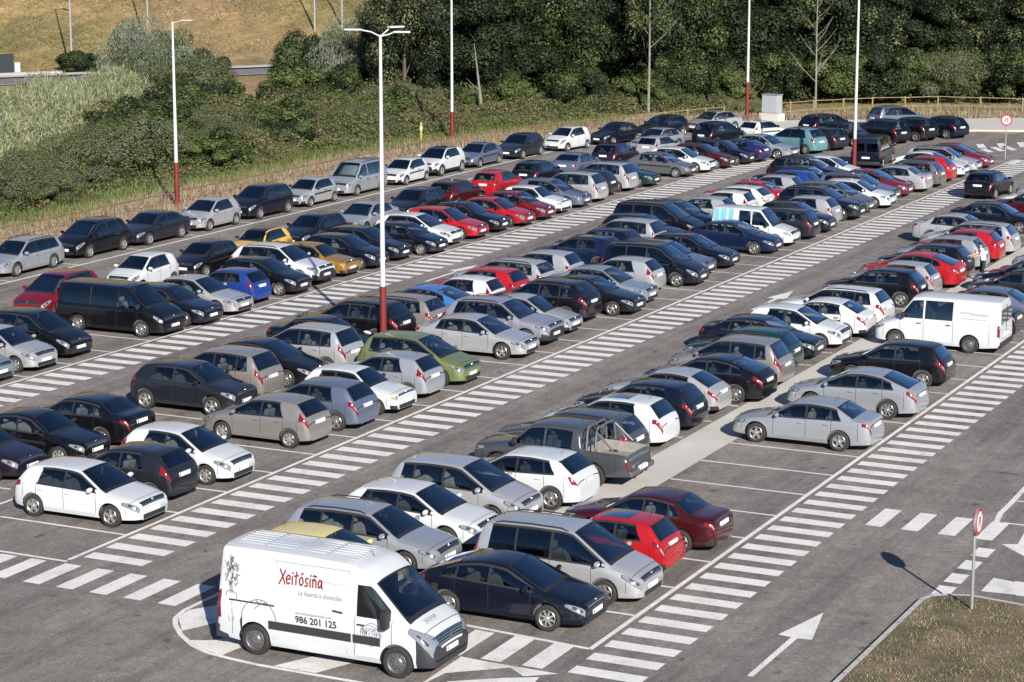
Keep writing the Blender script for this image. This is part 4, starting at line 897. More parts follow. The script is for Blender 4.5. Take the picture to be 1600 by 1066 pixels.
# brambles and low scrub on the bank behind the verge
def in_bank(x, y):
    lo = VERGE(x) + 4.0 + .7 * math.sin(x * .35)
    return y > lo
def bank_h(x, y):
    e = y - (VERGE(x) + 4.0 + .7 * math.sin(x * .35)); return max(0, min(1, e / 3.5)) * (1.15 + .55 * ns(x, y, .55, 1) + .35 * ns(x, y, 1.7, 3)) * (1 if x > 74 else .55) + max(0, min(1.0, (e - 6) / 8)) * (1.0 if x > 74 else .1) - max(0, min(1.6, (e - 17) / 5)) * (1 if x > 84 else 0)
def bank_pos(rg):
    while 1:
        x = rg.uniform(38, 122); y = VERGE(x) + 1.6 + (abs(rg.normal()) * (9 if x < 100 else 5) if rg.random() < .6 else rg.uniform(0, 31))
        if y < VERGE(x) + (32 if x < 110 else 12) and in_bank(x, y): return (x, y, max(.05, bank_h(x, y) + rg.uniform(-.45, .18)))
def bank_mat(x, y, rg):
    k = ns(x, y, .28, 5) + .5 * ns(x, y, .9, 8) + rg.normal() * .3; e = y - VERGE(x)
    if e < 6 and k < .5: return 0 if rg.random() < .7 else 3
    if k > .8: return 4
    if k > .25: return 1
    if k > -.15: return 2
    if k > -.75: return 3 if rg.random() < .75 else 1
    return 0 if rg.random() < .7 else 4
cards('bramble_bank', 300000, bank_pos, .078, [G['bright'], G['bush'], G['mid'], G['rust'], G['olive']], bank_mat, 'low green and rusty brambles on the bank behind the dry verge', 'scrub', 3)
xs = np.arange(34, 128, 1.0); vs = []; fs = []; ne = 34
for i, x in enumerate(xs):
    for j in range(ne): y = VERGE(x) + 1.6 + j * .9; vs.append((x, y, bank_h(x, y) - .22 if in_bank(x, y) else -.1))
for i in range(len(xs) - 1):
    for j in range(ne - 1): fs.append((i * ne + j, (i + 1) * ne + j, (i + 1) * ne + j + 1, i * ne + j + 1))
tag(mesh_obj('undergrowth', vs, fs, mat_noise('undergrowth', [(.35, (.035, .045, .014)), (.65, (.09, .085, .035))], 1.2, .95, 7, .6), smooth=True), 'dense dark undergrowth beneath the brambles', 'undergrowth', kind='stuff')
# pale reeds
def reed_pos(rg):
    while 1:
        x = rg.uniform(52, 104); y = rg.uniform(44, 92); u = (x - 60) * .43 + 49.6
        if u - 2.5 < y < u + 12.5 - max(0, x - 88) * .6 and x < 103: return x, y
def reed_h(x, y):
    e = y - ((x - 60) * .43 + 49.6)
    return (2.7 + .55 * ns(x, y, .8, 2) + .4 * ns(x, y, 2.1, 4)) * (1 - .022 * min(13, max(0, e))) * min(1, .55 + .2 * max(0, e + 2.5))
def reed_p(rg):
    x, y = reed_pos(rg); return (x, y, max(.3, reed_h(x, y) + rg.uniform(-1.1, .35)))
cards('reed_bed', 90000, reed_p, .30, [G['reed'], G['silver'], G['bright'], G['olive']], lambda x, y, rg: int(rg.choice(4, p=[.62, .12, .12, .14])), 'pale yellow-green giant reeds massed in front of the road', 'reeds', 6, .085, .42)
o = mesh_obj('reed_bed_base', *(lambda X, Y: ([(x, y, reed_h(x, y) - .75) if reedin else (x, y, -.2) for x in X for y in Y for reedin in [(x - 60) * .43 + 49.6 < y < (x - 60) * .43 + 62.6 - max(0, x - 88) * .6]], [(i * len(Y) + j, (i + 1) * len(Y) + j, (i + 1) * len(Y) + j + 1, i * len(Y) + j + 1) for i in range(len(X) - 1) for j in range(len(Y) - 1)]))(np.arange(50, 107, 1.0), np.arange(42, 94, 1.0)), mat_noise('reed_litter', [(.3, (.05, .07, .02)), (.7, (.12, .14, .05))], 1.5, .95, 6)); tag(o, 'tangled old stems at the foot of the reeds', 'reeds', kind='stuff')

# shrubs
SC = {'olive': crown_mesh('shrub_crown_a', 3.0, 2.3, 34000, .055, [G['sage'], G['olive'], G['bush']], (6, 2, 2), 60, 41),
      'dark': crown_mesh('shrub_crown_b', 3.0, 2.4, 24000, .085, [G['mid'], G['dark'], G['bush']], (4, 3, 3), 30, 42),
      'silver': crown_mesh('shrub_crown_c', 3.0, 2.6, 34000, .085, [G['silver'], G['silver'], G['bush']], (5, 3, 3), 44, 43, blade=True),
      'green': crown_mesh('shrub_crown_d', 3.0, 2.3, 24000, .09, [G['bright'], G['mid'], G['bush']], (2, 4, 3), 28, 44)}
ST = trunk_mesh('shrub_stem', 3.0, .09, 9, limbs=5, start=.1, spread=.4)
def shrub(x, y, kind, w_, h, label, rz=0, group=None):
    z = ground_h(x, y); root = empty({'silver': 'willow_shrub'}.get(kind, 'shrub'), (x, y, z), rz)
    t = bpy.data.objects.new('stem', ST); put(t, root); t.scale = (h / 4, h / 4, h / 4)
    c = bpy.data.objects.new('foliage', SC[kind]); put(c, root); c.scale = (w_ / 6.0, w_ / 6.0, h / 4.6); c.location = (0, 0, h * .47); tag(root, label, 'shrub', group)
shrub(104.5, 69.0, 'silver', 8.4, 6.6, 'silver-leaved shrub standing above the reeds in front of the road', .3)
shrub(101.0, 63.8, 'olive', 7.8, 4.6, 'olive shrub low in front of the silver-leaved one', .9)
shrub(105.2, 65.6, 'dark', 5.0, 4.9, 'round dark green shrub touching the silver-leaved shrub on its right', 1.3)
shrub(103.4, 67.0, 'silver', 4.2, 3.9, 'small grey-leaved shrub against the left side of the round dark green one', 2.2)
shrub(106.6, 58.6, 'dark', 5.0, 2.6, 'wide low dark shrub just right of the gap showing the road', 2)
shrub(109.6, 59.0, 'dark', 6.0, 6.3, 'tall dark shrub left of the pale willow, its top against the dry slope', .2)
shrub(107.5, 57.2, 'green', 6.0, 3.9, 'leafy green shrub at the foot of the tall dark one', 1.1)
shrub(110.2, 55.0, 'silver', 5.8, 6.9, 'tall pale willow shrub left of the wood', 2.0)
shrub(107.0, 52.5, 'dark', 6.0, 4.4, 'dark shrub below the pale willow', .5)
shrub(111.6, 51.6, 'olive', 5.6, 5.6, 'olive shrub between the pale willow and the first tall trees', .5)
shrub(64.5, 43.8, 'olive', 7.2, 4.2, 'large dense olive shrub behind the first lamp post', 0.4)
shrub(61.2, 44.6, 'olive', 5.6, 3.7, 'dense olive shrub left of the largest one, below the reeds', 1.7)
shrub(55.5, 43.2, 'olive', 5.4, 3.3, 'olive shrub at the left edge beneath the reeds', 2.9)
shrub(50.5, 41.5, 'olive', 5.0, 3.0, 'lowest olive shrub at the left edge behind the estate car', .8)
shrub(52.5, 41.0, 'olive', 4.6, 2.8, 'small olive shrub in front of the ones at the left edge', 2.4)
shrub(71.5, 45.5, 'olive', 5.6, 3.0, 'low grey-olive shrub right of the first lamp post', 2.4)
shrub(76.0, 48.5, 'green', 6.0, 3.2, 'low green shrub on the bank below the round dark one', 1.0)
shrub(82.0, 50.0, 'olive', 6.0, 3.0, 'spreading olive scrub in the middle of the bank', .1)
shrub(88.0, 52.0, 'green', 6.5, 3.6, 'bright green scrub on the bank below the tall dark shrub', 1.9)
shrub(95.0, 48.5, 'green', 5.5, 3.2, 'green scrub on the bank below the pale willow', 2.6)
shrub(95.0, 59.0, 'dark', 6.5, 3.2, 'dark scrub in the hollow behind the bank', .6)

for x, y, k_, w_, h_, l_ in [(70.5, 41.6, 'green', 5.0, 2.7, 'rounded leafy green bush just right of the first lamp post'), (75.5, 43.6, 'olive', 5.2, 3.0, 'rounded sage bush above the dark people carrier by the fence'), (80.5, 43.0, 'dark', 4.6, 2.5, 'small dark bush on the slope behind the silver van'),
                           (85.5, 45.8, 'green', 5.6, 3.2, 'broad green bush in the middle of the slope'), (91.5, 43.6, 'olive', 4.8, 2.8, 'sage bush on the slope below the pale willow'), (97.0, 43.8, 'green', 5.0, 3.0, 'green bush left of the leaning bare trunk'),
                           (84.0, 54.5, 'dark', 6.4, 3.9, 'large dark bush behind the middle of the slope'), (90.5, 57.5, 'green', 6.2, 3.8, 'large green bush below the gap showing the road'), (76.5, 52.0, 'dark', 5.8, 3.6, 'dark bush beside the right end of the reeds'), (68.5, 47.5, 'green', 5.4, 3.4, 'green bush between the reeds and the first lamp post')]:
    shrub(x, y, k_, w_, h_, l_, x * 1.7)
# the wood behind the fence
rw = random.Random(12)
line = [(101.5, 52.0), (103.5, 46.0), (108, 42.5), (112, 39.5), (115.5, 37.5), (119, 35.5), (122.5, 33.0), (126.5, 31.0), (130, 28.0), (133, 25), (135.5, 21.5), (138, 18), (140, 14), (142, 10), (143, 5), (144.5, 0)]
ORD = 'first second third fourth fifth sixth seventh eighth ninth tenth eleventh twelfth thirteenth fourteenth fifteenth sixteenth seventeenth eighteenth nineteenth twentieth'.split()
TONE = {0: 'dark green', 1: 'olive green', 2: 'deep green', 3: 'lighter green', 4: 'very dark'}
for row in range(4):
    for i, (x, y) in enumerate(line):
        if i == 0 or (i == 1 and row): continue
        d = 3.2 + row * 6.2; jx, jy = rw.uniform(-1.2, 1.2), rw.uniform(-1.2, 1.2)
        cr_ = rw.choice([0, 1, 2, 3, 4, 4, 0]); H = rw.uniform(9.5, 15.5) + row * 1.4
        where = ('%s tree from the left in the front row of the wood' % ORD[i]) if row == 0 else ('%s from the left in the %s row of the wood' % (ORD[i], ('second', 'third', 'rearmost')[row - 1]))
        tree(x + d * .86 + jx + (1.5 if row % 2 else 0), y + d * .5 + jy - (1.8 if row % 2 else 0), cr_, rw.randrange(3), H, rw.uniform(4.2, 5.4) if i > 1 else 3.3, TONE[cr_] + ' ' + where + (''), rw.uniform(0, 6.28))
for i, (x, y, k, w_, h) in enumerate([(112.5, 36.5, 'dark', 5.2, 4.2), (117, 33.2, 'green', 4.6, 3.2), (120.8, 31.4, 'dark', 5.4, 4.6), (124.5, 28.8, 'green', 4.4, 3.4), (128, 26.6, 'dark', 6.4, 4.8), (131.5, 23, 'green', 6.4, 4.4), (133.5, 19, 'dark', 6.6, 5.0), (135.6, 14.6, 'olive', 6.6, 4.6), (137.5, 10, 'dark', 6.8, 5.2), (139.5, 5, 'green', 6.6, 4.6), (107.5, 39.5, 'green', 4.8, 3.4), (104.8, 42.5, 'bright' if 0 else 'green', 4.0, 2.6)]):
    shrub(x, y, k, w_, h, '%s %s bush from the left at the foot of the wood' % (ORD[i] if i < 10 else ('small front-left' if i == 11 else 'large front-left'), {'dark': 'dark', 'green': 'leafy green', 'olive': 'olive'}[k]), i * .9, 'bushes along the edge of the wood')
def bare_tree(x, y, H, r, seed, label, m, limbs=12, lean=.03, crown=None, tilt=(0, 0), start=.3, spread=.22):
    root = empty('bare_tree', (x, y, ground_h(x, y)), 0); root.rotation_euler = (tilt[0], tilt[1], 0)
    me = trunk_mesh('bare_trunk', H, r, seed, m, limbs, lean, spread, start); put(bpy.data.objects.new('trunk', me), root)
    if crown is not None: c = bpy.data.objects.new('crown', crown); put(c, root); c.scale = (.55, .55, .75); c.location = (0, 0, H * .68)
    tag(root, label, 'tree')
THIN = crown_mesh('sparse_crown', 3.4, 4.6, 2600, .16, [G['olive'], G['bush'], G['mid']], (4, 3, 2), 40, 77)
bare_tree(113.6, 31.3, 12.5, .09, 4, 'straight pale-barked tree with thin foliage left of the cabinet', G['bark'], 9, .02, THIN)
bare_tree(121.0, 20.7, 12.0, .075, 5, 'leafless pale tree with upswept branches behind the far fence', G['bark'], 26, .015, None, (0, 0), .2, .2)
bare_tree(103.4, 40.0, 6.0, .13, 6, 'leaning pale bare trunk at the left end of the wood', G['bark'], 2, .02, None, (-.05, -.12))
bare_tree(118.6, 25.3, 4.5, .07, 8, 'thin brown dead sapling behind the electrical cabinet', G['rust'], 14, .05, None, (0, 0), .2, .4)
bare_tree(54.6, 34.6, 1.9, .04, 15, 'small bare forked sapling at the foot of the first lamp post', G['barkd'], 5, .08, None, (0, .15), .3, .4)
street_pole(129.6, 95.9, 14, 'grey street lamp column standing in a dark tuft near the left edge')
street_pole(142.67, 96.38, 14, 'grey street lamp column rising behind the silver-leaved shrub')
street_pole(160.65, 88.2, 12, 'distant grey lamp column above the tall dark shrub'); street_pole(163.3, 86.5, 12, 'distant grey lamp column above the pale willow')
shrub(128.6, 94.6, 'dark', 4.6, 2.2, 'dark tuft of leaves around the foot of a street lamp', 1)
def hpos():
    while 1:
        x, y = RNG.uniform(122, 190), RNG.uniform(70, 135); s_ = (x - 125) * .575 + (y - 91) * .818
        if 8 < s_ < 34: return (x, y, ground_h(x, y))
tag(blades(30000, hpos, .05, .28, .05, 'hillside_grass', [G['dry'], G['olive'], G['straw'], G['green']], 2.5), 'dry grass tufts over the sunlit slope beyond the road', 'grass', kind='stuff')
WL = [(100.5, 45.5), (106.5, 41.5), (112, 37.5), (118, 34), (124, 30.5), (129.5, 26.5), (133, 22), (135.5, 17), (137.5, 11), (139, 4), (140, -6)]
def wpos(rg):
    i = rg.integers(0, len(WL) - 1); t = rg.random(); a, b = WL[i], WL[i + 1]; d = rg.uniform(-1.8, 16); x = a[0] + (b[0] - a[0]) * t + d * .86; y = a[1] + (b[1] - a[1]) * t + d * .5
    return (x, y, rg.uniform(.05, 1.5) * (1 + .5 * ns(x, y, .7, 3)) * min(1, .35 + (d + 1.8) * .25))
cards('wood_undergrowth', 60000, wpos, .14, [G['dark'], G['mid'], G['olive'], G['bush']], lambda x, y, rg: int(rg.choice(4, p=[.35, .35, .15, .15])), 'dark leafy undergrowth filling the ground beneath the trees of the wood', 'undergrowth', 8)
# dark hoarding and kerb wall by the road
b_ = empty('hoarding', (119.0, 101.8, 0), math.atan2(-.55, .83)); k = MB(); k.box(-9, 6.2, -.12, .12, .2, 1.9, 0, .02); k.build('panel', [mat('dark_mesh', (.012, .018, .024), .7)], b_)
k = MB(); k.box(6.25, 6.75, -.25, .25, -.1, 1.1, 0, .02); k.build('end_post', [M['concrete']], b_); tag(b_, 'dark panel hoarding beside the road at the left edge', 'hoarding')
b_ = empty('concrete_wall', (124.0, 97.6, 0), math.atan2(-.55, .83)); k = MB(); k.box(-13, 4, -.3, .3, -.1, .18, 0, .02); k.build('wall', [M['concrete']], b_); k = MB(); k.box(-13, 4, -.36, .36, .182, .24, 0, .01); k.build('coping', [M['kerb']], b_); tag(b_, 'low pale concrete wall below the dark hoarding', 'wall')
# yellow marker post in the verge, cabinet, hoop barriers
b_ = empty('marker_post', (88.3, 37.0, .5)); k = MB(); k.lathe([(.09, -.5), (.09, 1.1), (.06, 1.2), (.001, 1.22)], 10, 'z'); k.build('post', [mat('yellow_plastic', (.30, .28, .05), .5)], b_, True); k = MB(); k.lathe([(.094, .7), (.094, .9)], 10, 'z'); k.build('band', [M['signwhite']], b_, True); tag(b_, 'yellow marker post in the grass left of a lamp post', 'marker post')
b_ = empty('electrical_cabinet', (114.6, 21.9, .1), R(-12)); k = MB(); k.box(-.5, .5, -.82, .82, 0, .55, 0, .02); k.build('plinth', [M['concrete']], b_)
k = MB(); k.box(-.36, .36, -.66, .66, .55, 1.9, 0, .03); k.build('housing', [mat_noise('cabinet_grey', [(.3, (.27, .29, .31)), (.7, (.33, .35, .37))], 1, .6)], b_); k = MB(); k.box(-.42, .42, -.72, .72, 1.9, 1.95, 0, .02); k.build('lid', [M['galv']], b_)
for y_ in (-.33, .33): k = MB(); k.box(-.378, -.36, y_ - .30, y_ + .30, .62, 1.84, 0, .006); k.build('cabinet_door', [mat('cabinet_door_%s' % (y_ > 0), (.32, .34, .37), .5)], b_)
tag(b_, 'grey electrical cabinet on a white plinth in the gap of the fence', 'cabinet')
for i, (x, y, l) in enumerate([(26.75, 6.3, 'left white hoop barrier with red bands guarding the lamp post'), (26.7, 5.6, 'right white hoop barrier with red bands guarding the lamp post'), (28.5, 5.9, 'far white hoop barrier behind the lamp post foot')]):
    b_ = empty('hoop_barrier', (x, y, 0), 0 if i < 2 else R(90)); k = MB(); pts = [(0, -.22, -.02), (0, -.22, .68)] + [(0, -.22 * math.cos(a), .68 + .18 * math.sin(a)) for a in np.linspace(0, math.pi, 9)[1:-1]] + [(0, .22, .68), (0, .22, 0)]
    k.tube(pts, .035, 8); k.build('hoop', [M['signwhite']], b_, True); k = MB()
    for yy in (-.22, .22):
        for z in (.15, .45): k.tube([(0, yy, z), (0, yy, z + .13)], .037, 8)
    k.build('red_band', [M['signred']], b_, True); tag(b_, l, 'hoop barrier', 'white hoop barriers round the central lamp post')

# ------------------------------------------------------------------ road signs
def arc_pts(cx_, cz_, r_, a0, a1, n=10): return [(cx_ + r_ * math.cos(a), cz_ + r_ * math.sin(a)) for a in np.linspace(a0, a1, n)]
def flat_stroke(mb, pts, wd, x, mi=0):      # stroke in the y-z plane
    for a, b in zip(pts[:-1], pts[1:]):
        d = Vector((b[0] - a[0], b[1] - a[1])); n = Vector((-d.y, d.x)).normalized() * wd / 2; e = d.normalized() * wd * .2
        mb.add([(x, a[0] - n.x - e.x, a[1] - n.y - e.y), (x, b[0] - n.x + e.x, b[1] - n.y + e.y), (x, b[0] + n.x + e.x, b[1] + n.y + e.y), (x, a[0] + n.x - e.x, a[1] + n.y - e.y)], [(0, 1, 2, 3)], mi)
def round_sign(x, y, z0, rz, H, r_, label):      # face looks along local -x
    root = empty('road_sign', (x, y, z0), rz); k = MB(); k.tube([(0, 0, -.1), (0, 0, H + r_ * .6)], .038, 10); k.build('post', [M['galv']], root, True)
    k = MB(); k.lathe([(.001, .03), (r_, .03), (r_, -.03), (.001, -.03)], 36, 'x', 0, (-.075, 0, H)); k.build('backplate', [M['galv']], root, True)
    k = MB(); k.lathe([(r_ * .74, -.0335), (r_ * .995, -.0335)], 40, 'x', 0, (-.075, 0, H)); k.lathe([(r_ * .995, -.033), (r_ * 1.0, .034)], 40, 'x', 0, (-.0755, 0, H))
    k.build('red_ring', [M['signred']], root, True)
    k = MB(); k.lathe([(.001, -.033), (r_ * .74, -.033)], 36, 'x', 0, (-.0755, 0, H)); k.build('sign_face', [M['signwhite']], root)
    k = MB(); q = r_ * .74; xx = -.112
    P_ = [(-.28 * q, -.62 * q)] ; pts = [(-.30 * q, H - .62 * q), (-.30 * q, H + .10 * q)] + [(y_, z_) for y_, z_ in arc_pts(0, H + .10 * q, .30 * q, math.pi, 0, 9)] + [(.30 * q, H - .18 * q)]
    flat_stroke(k, pts, .2 * q, xx); k.add([(xx, .30 * q - .26 * q, H - .12 * q), (xx, .30 * q + .26 * q, H - .12 * q), (xx, .30 * q, H - .52 * q)], [(0, 1, 2)])
    k.build('turn_arrow', [M['black']], root)
    k = MB(); flat_stroke(k, [(-.66 * q, H + .66 * q), (.66 * q, H - .66 * q)], .15 * q, -.1135); k.build('diagonal_bar', [M['signred']], root)
    for zz in (H - .15, H + .15): k = MB(); k.box(-.06, .05, -.05, .05, zz - .02, zz + .02); k.build('bracket', [M['galv']], root)
    return tag(root, label, 'road sign')
round_sign(5.78, -22.3, .1, R(90), 2.22, .33, 'round red-rimmed sign seen nearly edge-on on the corner grass island')
round_sign(99.0, .6, 0, R(8), 2.5, .36, 'round no-U-turn sign on a grey post at the far end of the car park')

# ------------------------------------------------------------------ the cars
NAME = {'hatch': 'hatchback', 'small': 'small hatchback', 'city': 'little city car', 'boxy': 'old boxy hatchback', 'clio3': 'three-door hatchback', 'sport': 'curvy hatchback', 'sedan': 'saloon', 'oldsedan': 'old saloon', 'fast': 'fastback',
        'xsara': 'older hatchback', 'wagon': 'estate car', 'mpv': 'people carrier', 'wedge': 'tall people carrier', 'bigmpv': 'large people carrier', 'suv': 'crossover', 'bigsuv': 'off-road car', 'leisure': 'passenger van', 'minivan': 'long passenger van',
        'kangoo': 'small van', 'transit': 'van', 'master': 'delivery van', 'pickup': 'pickup truck'}
COLN = {'silver2': 'silver', 'silver': 'silver', 'mid grey': 'grey'}
# rows: (index or x, kind, colour, direction F nose / R tail toward the camera's right, end y or None, extras)
R1A = [(6, 'small', 'pale blue', 'F', None), (7, 'small', 'silver', 'F', None), (8, 'wedge', 'black', 'F', None), (10, 'minivan', 'black', 'F', 14.75), (11, 'hatch', 'navy', 'F', 14.6), (12, 'sedan', 'silver', 'F', 14.7), (13, 'clio3', 'blue', 'R', None),
       (14, 'small', 'black', 'F', 15.0), (15, 'bigsuv', 'white', 'F', None), (16, 'boxy', 'gold', 'F', None), (17, 'small', 'navy', 'F', None), (18, 'hatch', 'navy', 'F', None), (19, 'clio3', 'navy', 'F', 14.8), (20, 'sport', 'white', 'F', None), (21, 'hatch', 'red', 'F', None),
       (22, 'sedan', 'black', 'F', None), (23, 'xsara', 'red', 'F', 15.0), (24, 'clio3', 'dark red', 'F', 15.0), (25, 'boxy', 'white', 'F', None), (26, 'hatch', 'blue grey', 'F', None), (27, 'mpv', 'silver', 'R', None), (28, 'small', 'dark grey', 'R', 15.8), (29, 'mpv', 'silver', 'R', 15.6),
       (30, 'oldsedan', 'dark green', 'F', None), (32, 'xsara', 'grey', 'F', 15.0), (33, 'sport', 'white', 'F', 14.7), (34, 'small', 'maroon', 'F', 14.4), (35, 'small', 'black', 'F', 14.0),
       (90.9, 'xsara', 'purple', 'R', 13.6), (93.4, 'sedan', 'silver2', 'F', 12.6), (97.1, 'wedge', 'teal', 'R', 11.9), (99.4, 'hatch', 'dark grey', 'R', 11.2), (102.6, 'wagon', 'navy', 'F', 10.0), (105.2, 'mpv', 'black', 'R', 8.6), (107.6, 'suv', 'black', 'R', 7.4), (110.2, 'hatch', 'navy', 'R', 6.0)]
R2A = [(1, 'hatch', 'white', 'F', .0), (2, 'small', 'dark grey', 'R', .6), (3, 'small', 'white', 'F', .25), (5, 'small', 'beige grey', 'R', .5), (6, 'hatch', 'blue grey', 'R', .3), (7, 'boxy', 'white', 'F', .25), (8, 'small', 'silver2', 'R', .45), (9, 'mpv', 'green', 'F', .3), (11, 'sedan', 'silver', 'F', .45),
       (12, 'bigsuv', 'lilac', 'F', .6), (13, 'xsara', 'silver', 'F', .9), (14, 'bigsuv', 'black', 'R', 1.2), (15, 'sedan', 'black', 'F', .3), (16, 'sedan', 'pale blue', 'F', .75), (17, 'small', 'silver', 'R', 1.5), (18, 'bigmpv', 'navy', 'F', .5), (19, 'wagon', 'blue grey', 'F', 1.1), (20, 'hatch', 'navy', 'F', .9),
       (22, 'fast', 'dark blue', 'F', .55), (23, 'kangoo', 'white', 'F', .6), (24, 'wagon', 'dark grey', 'R', .4), (25, 'small', 'black', 'F', .4), (26, 'hatch', 'silver', 'R', .9), (27, 'bigsuv', 'navy', 'F', .4), (28, 'mpv', 'grey', 'F', .7), (29, 'sport', 'white', 'F', .3), (30, 'wagon', 'blue grey', 'F', .8), (31, 'fast', 'dark red', 'F', .8),
       (32, 'sedan', 'silver', 'R', .4), (33, 'wagon', 'grey', 'R', .3), (34, 'hatch', 'red', 'R', .4), (35, 'fast', 'white', 'F', .3), (36, 'wagon', 'silver', 'F', .2), (37, 'fast', 'dark red', 'F', .1)]
R2B = [(1, 'sedan', 'silver', 'F', 6.2), (2, 'hatch', 'plum', 'F', 6.0), (3, 'oldsedan', 'black', 'F', 5.45), (4, 'sedan', 'black', 'R', 5.5), (6, 'suv', 'dark grey', 'F', 4.95), (7, 'mpv', 'beige grey', 'R', 5.4), (8, 'fast', 'black', 'F', 5.0), (9, 'mpv', 'silver', 'R', 5.0), (10, 'oldsedan', 'navy', 'F', 5.5), (11, 'bigsuv', 'black', 'R', 5.7),
       (12, 'wagon', 'beige grey', 'R', 5.5), (13, 'fast', 'sky blue', 'R', 5.5), (14, 'city', 'white', 'R', 5.4), (15, 'hatch', 'red', 'R', 5.5), (16, 'wagon', 'silver', 'R', 5.4), (17, 'hatch', 'silver', 'R', 5.3), (19, 'hatch', 'dark blue', 'R', 5.5), (20, 'hatch', 'navy', 'R', 5.6), (21, 'mpv', 'silver', 'R', 5.4), (22, 'hatch', 'navy', 'F', 5.4), (23, 'bigmpv', 'black', 'F', 5.5),
       (24, 'wagon', 'dark blue', 'F', 5.5), (25, 'small', 'silver', 'R', 5.6), (26, 'city', 'white', 'R', 5.5), (27, 'sport', 'white', 'R', 5.4), (28, 'sedan', 'red', 'R', 5.5), (29, 'small', 'silver', 'R', 5.4), (30, 'hatch', 'blue', 'R', 5.4), (31, 'sedan', 'black', 'R', 5.5), (32, 'bigsuv', 'black', 'F', 5.4), (33, 'small', 'white', 'F', 5.2)]
R3B = [(0, 'small', 'pale yellow', 'F', -9.2), (1, 'wagon', 'silver2', 'F', -9.4), (2, 'sport', 'white', 'F', -9.3), (3, 'mpv', 'silver', 'F', -9.4), (4, 'sport', 'white', 'R', -10.0), (5, 'pickup', 'mid grey', 'R', -10.4), (6, 'wagon', 'mid grey', 'R', -9.4), (7, 'hatch', 'white', 'R', -9.4), (8, 'hatch', 'navy', 'R', -9.4), (9, 'xsara', 'silver', 'R', -9.3),
       (10, 'fast', 'black', 'R', -10.0), (11, 'mpv', 'beige grey', 'R', -9.7), (12, 'hatch', 'dark green', 'R', -9.2), (13, 'sedan', 'navy', 'F', -9.2), (14, 'small', 'white', 'F', -9.4), (15, 'xsara', 'white', 'R', -9.6), (16, 'wagon', 'white', 'R', -9.6), (18, 'hatch', 'black', 'R', -9.5), (19, 'boxy', 'silver', 'R', -9.4), (20, 'fast', 'red', 'R', -9.8), (21, 'hatch', 'black', 'R', -9.5),
       (22, 'hatch', 'silver2', 'R', -9.5), (23, 'small', 'red', 'R', -9.6), (24, 'wagon', 'silver', 'R', -9.7), (25, 'sedan', 'silver', 'F', -8.6), (27, 'sedan', 'navy', 'F', -9.0), (29, 'hatch', 'maroon', 'R', -9.3), (30, 'sport', 'white', 'R', -9.3), (32, 'wagon', 'silver2', 'R', -9.4)]
R3A = [(0, 'fast', 'navy', 'F', -14.6), (1, 'bigmpv', 'silver', 'F', -15.0), (2, 'boxy', 'red', 'R', -14.6), (3, 'oldsedan', 'maroon', 'R', -15.0), (8, 'sedan', 'silver2', 'R', -15.3), (10, 'fast', 'silver2', 'R', -15.3), (12, 'hatch', 'black', 'R', -14.8), (14.75, 'transit', 'white', 'R', -15.0), (16, 'sedan', 'navy', 'R', -14.8), (17, 'sedan', 'blue grey', 'R', -14.9), (19, 'hatch', 'dark grey', 'R', -15), (20, 'wagon', 'navy', 'R', -15), (22, 'hatch', 'silver', 'R', -15)]
# kerbside rows: centre x, y, kind, colour, facing (180 = towards the camera)
RP = [(36.4, 29.7, 'wagon', 'silver2', 180), (42.0, 29.9, 'wedge', 'black', 180), (46.6, 29.6, 'sedan', 'dark grey', 180), (51.6, 29.6, 'small', 'silver', 180), (56.5, 29.6, 'mpv', 'navy', 180), (61.4, 29.5, 'clio3', 'silver', 180), (66.6, 29.6, 'leisure', 'silver2', 180), (71.8, 29.3, 'clio3', 'white', 180), (76.6, 29.5, 'suv', 'white', 180), (81.4, 29.3, 'xsara', 'blue grey', 180), (86.6, 28.9, 'hatch', 'dark grey', 180),
      (91.7, 27.9, 'city', 'white', 172), (96.6, 26.5, 'oldsedan', 'navy', 166), (101.7, 25.3, 'hatch', 'navy', 163), (106.7, 23.4, 'sedan', 'silver', 158)]
RQ = [(28.9, 22.0, 'wedge', 'dark red', 180), (35.0, 22.1, 'city', 'white', 180), (39.7, 22.0, 'clio3', 'black', 180), (44.3, 22.0, 'boxy', 'yellow', 180), (49.0, 21.9, 'hatch', 'navy', 180), (54.2, 21.9, 'sedan', 'silver2', 180), (59.6, 22.0, 'hatch', 'navy', 180), (64.4, 22.0, 'hatch', 'maroon', 0), (69.3, 21.9, 'small', 'red', 0), (74.4, 21.8, 'hatch', 'navy', 0), (79.4, 21.6, 'sedan', 'blue grey', 0),
      (85.0, 21.5, 'hatch', 'plum', 0), (94.2, 22.5, 'sedan', 'silver2', 170), (90.4, 20.8, 'clio3', 'silver', -8), (98.7, 19.9, 'mpv', 'navy', -14), (102.6, 18.2, 'clio3', 'white', -20), (108.1, 15.4, 'wagon', 'black', -26), (114.6, 12.4, 'mpv', 'blue grey', -40)]
SHADED = {('P', 1), ('1a', 15), ('1a', 18), ('1a', 20), ('2a', 0 + 14), ('2b', 20), ('3b', 12), ('3b', 19), ('Q', 5), ('Q', 0), ('P', 6)}
def sun_shade(o, kind):
    s = SPECS[kind]; S = BODIES[kind]; g = MB(); 
    for sg in (1, -1): S.patch(g, s['cowl'] + .12, s['wtop'] - .12, 12.5, 15, sg, (4, 4), -.05)
    g.build('sun_shade', [M['shade']], o, True)
M['shade'] = mat('foil_sun_shade', (.5, .56, .6), .35, .3)
all_rows = {}
def tilt_of(x): return 0 if x < 88 else -R(min(24, (x - 88) * 1.6))
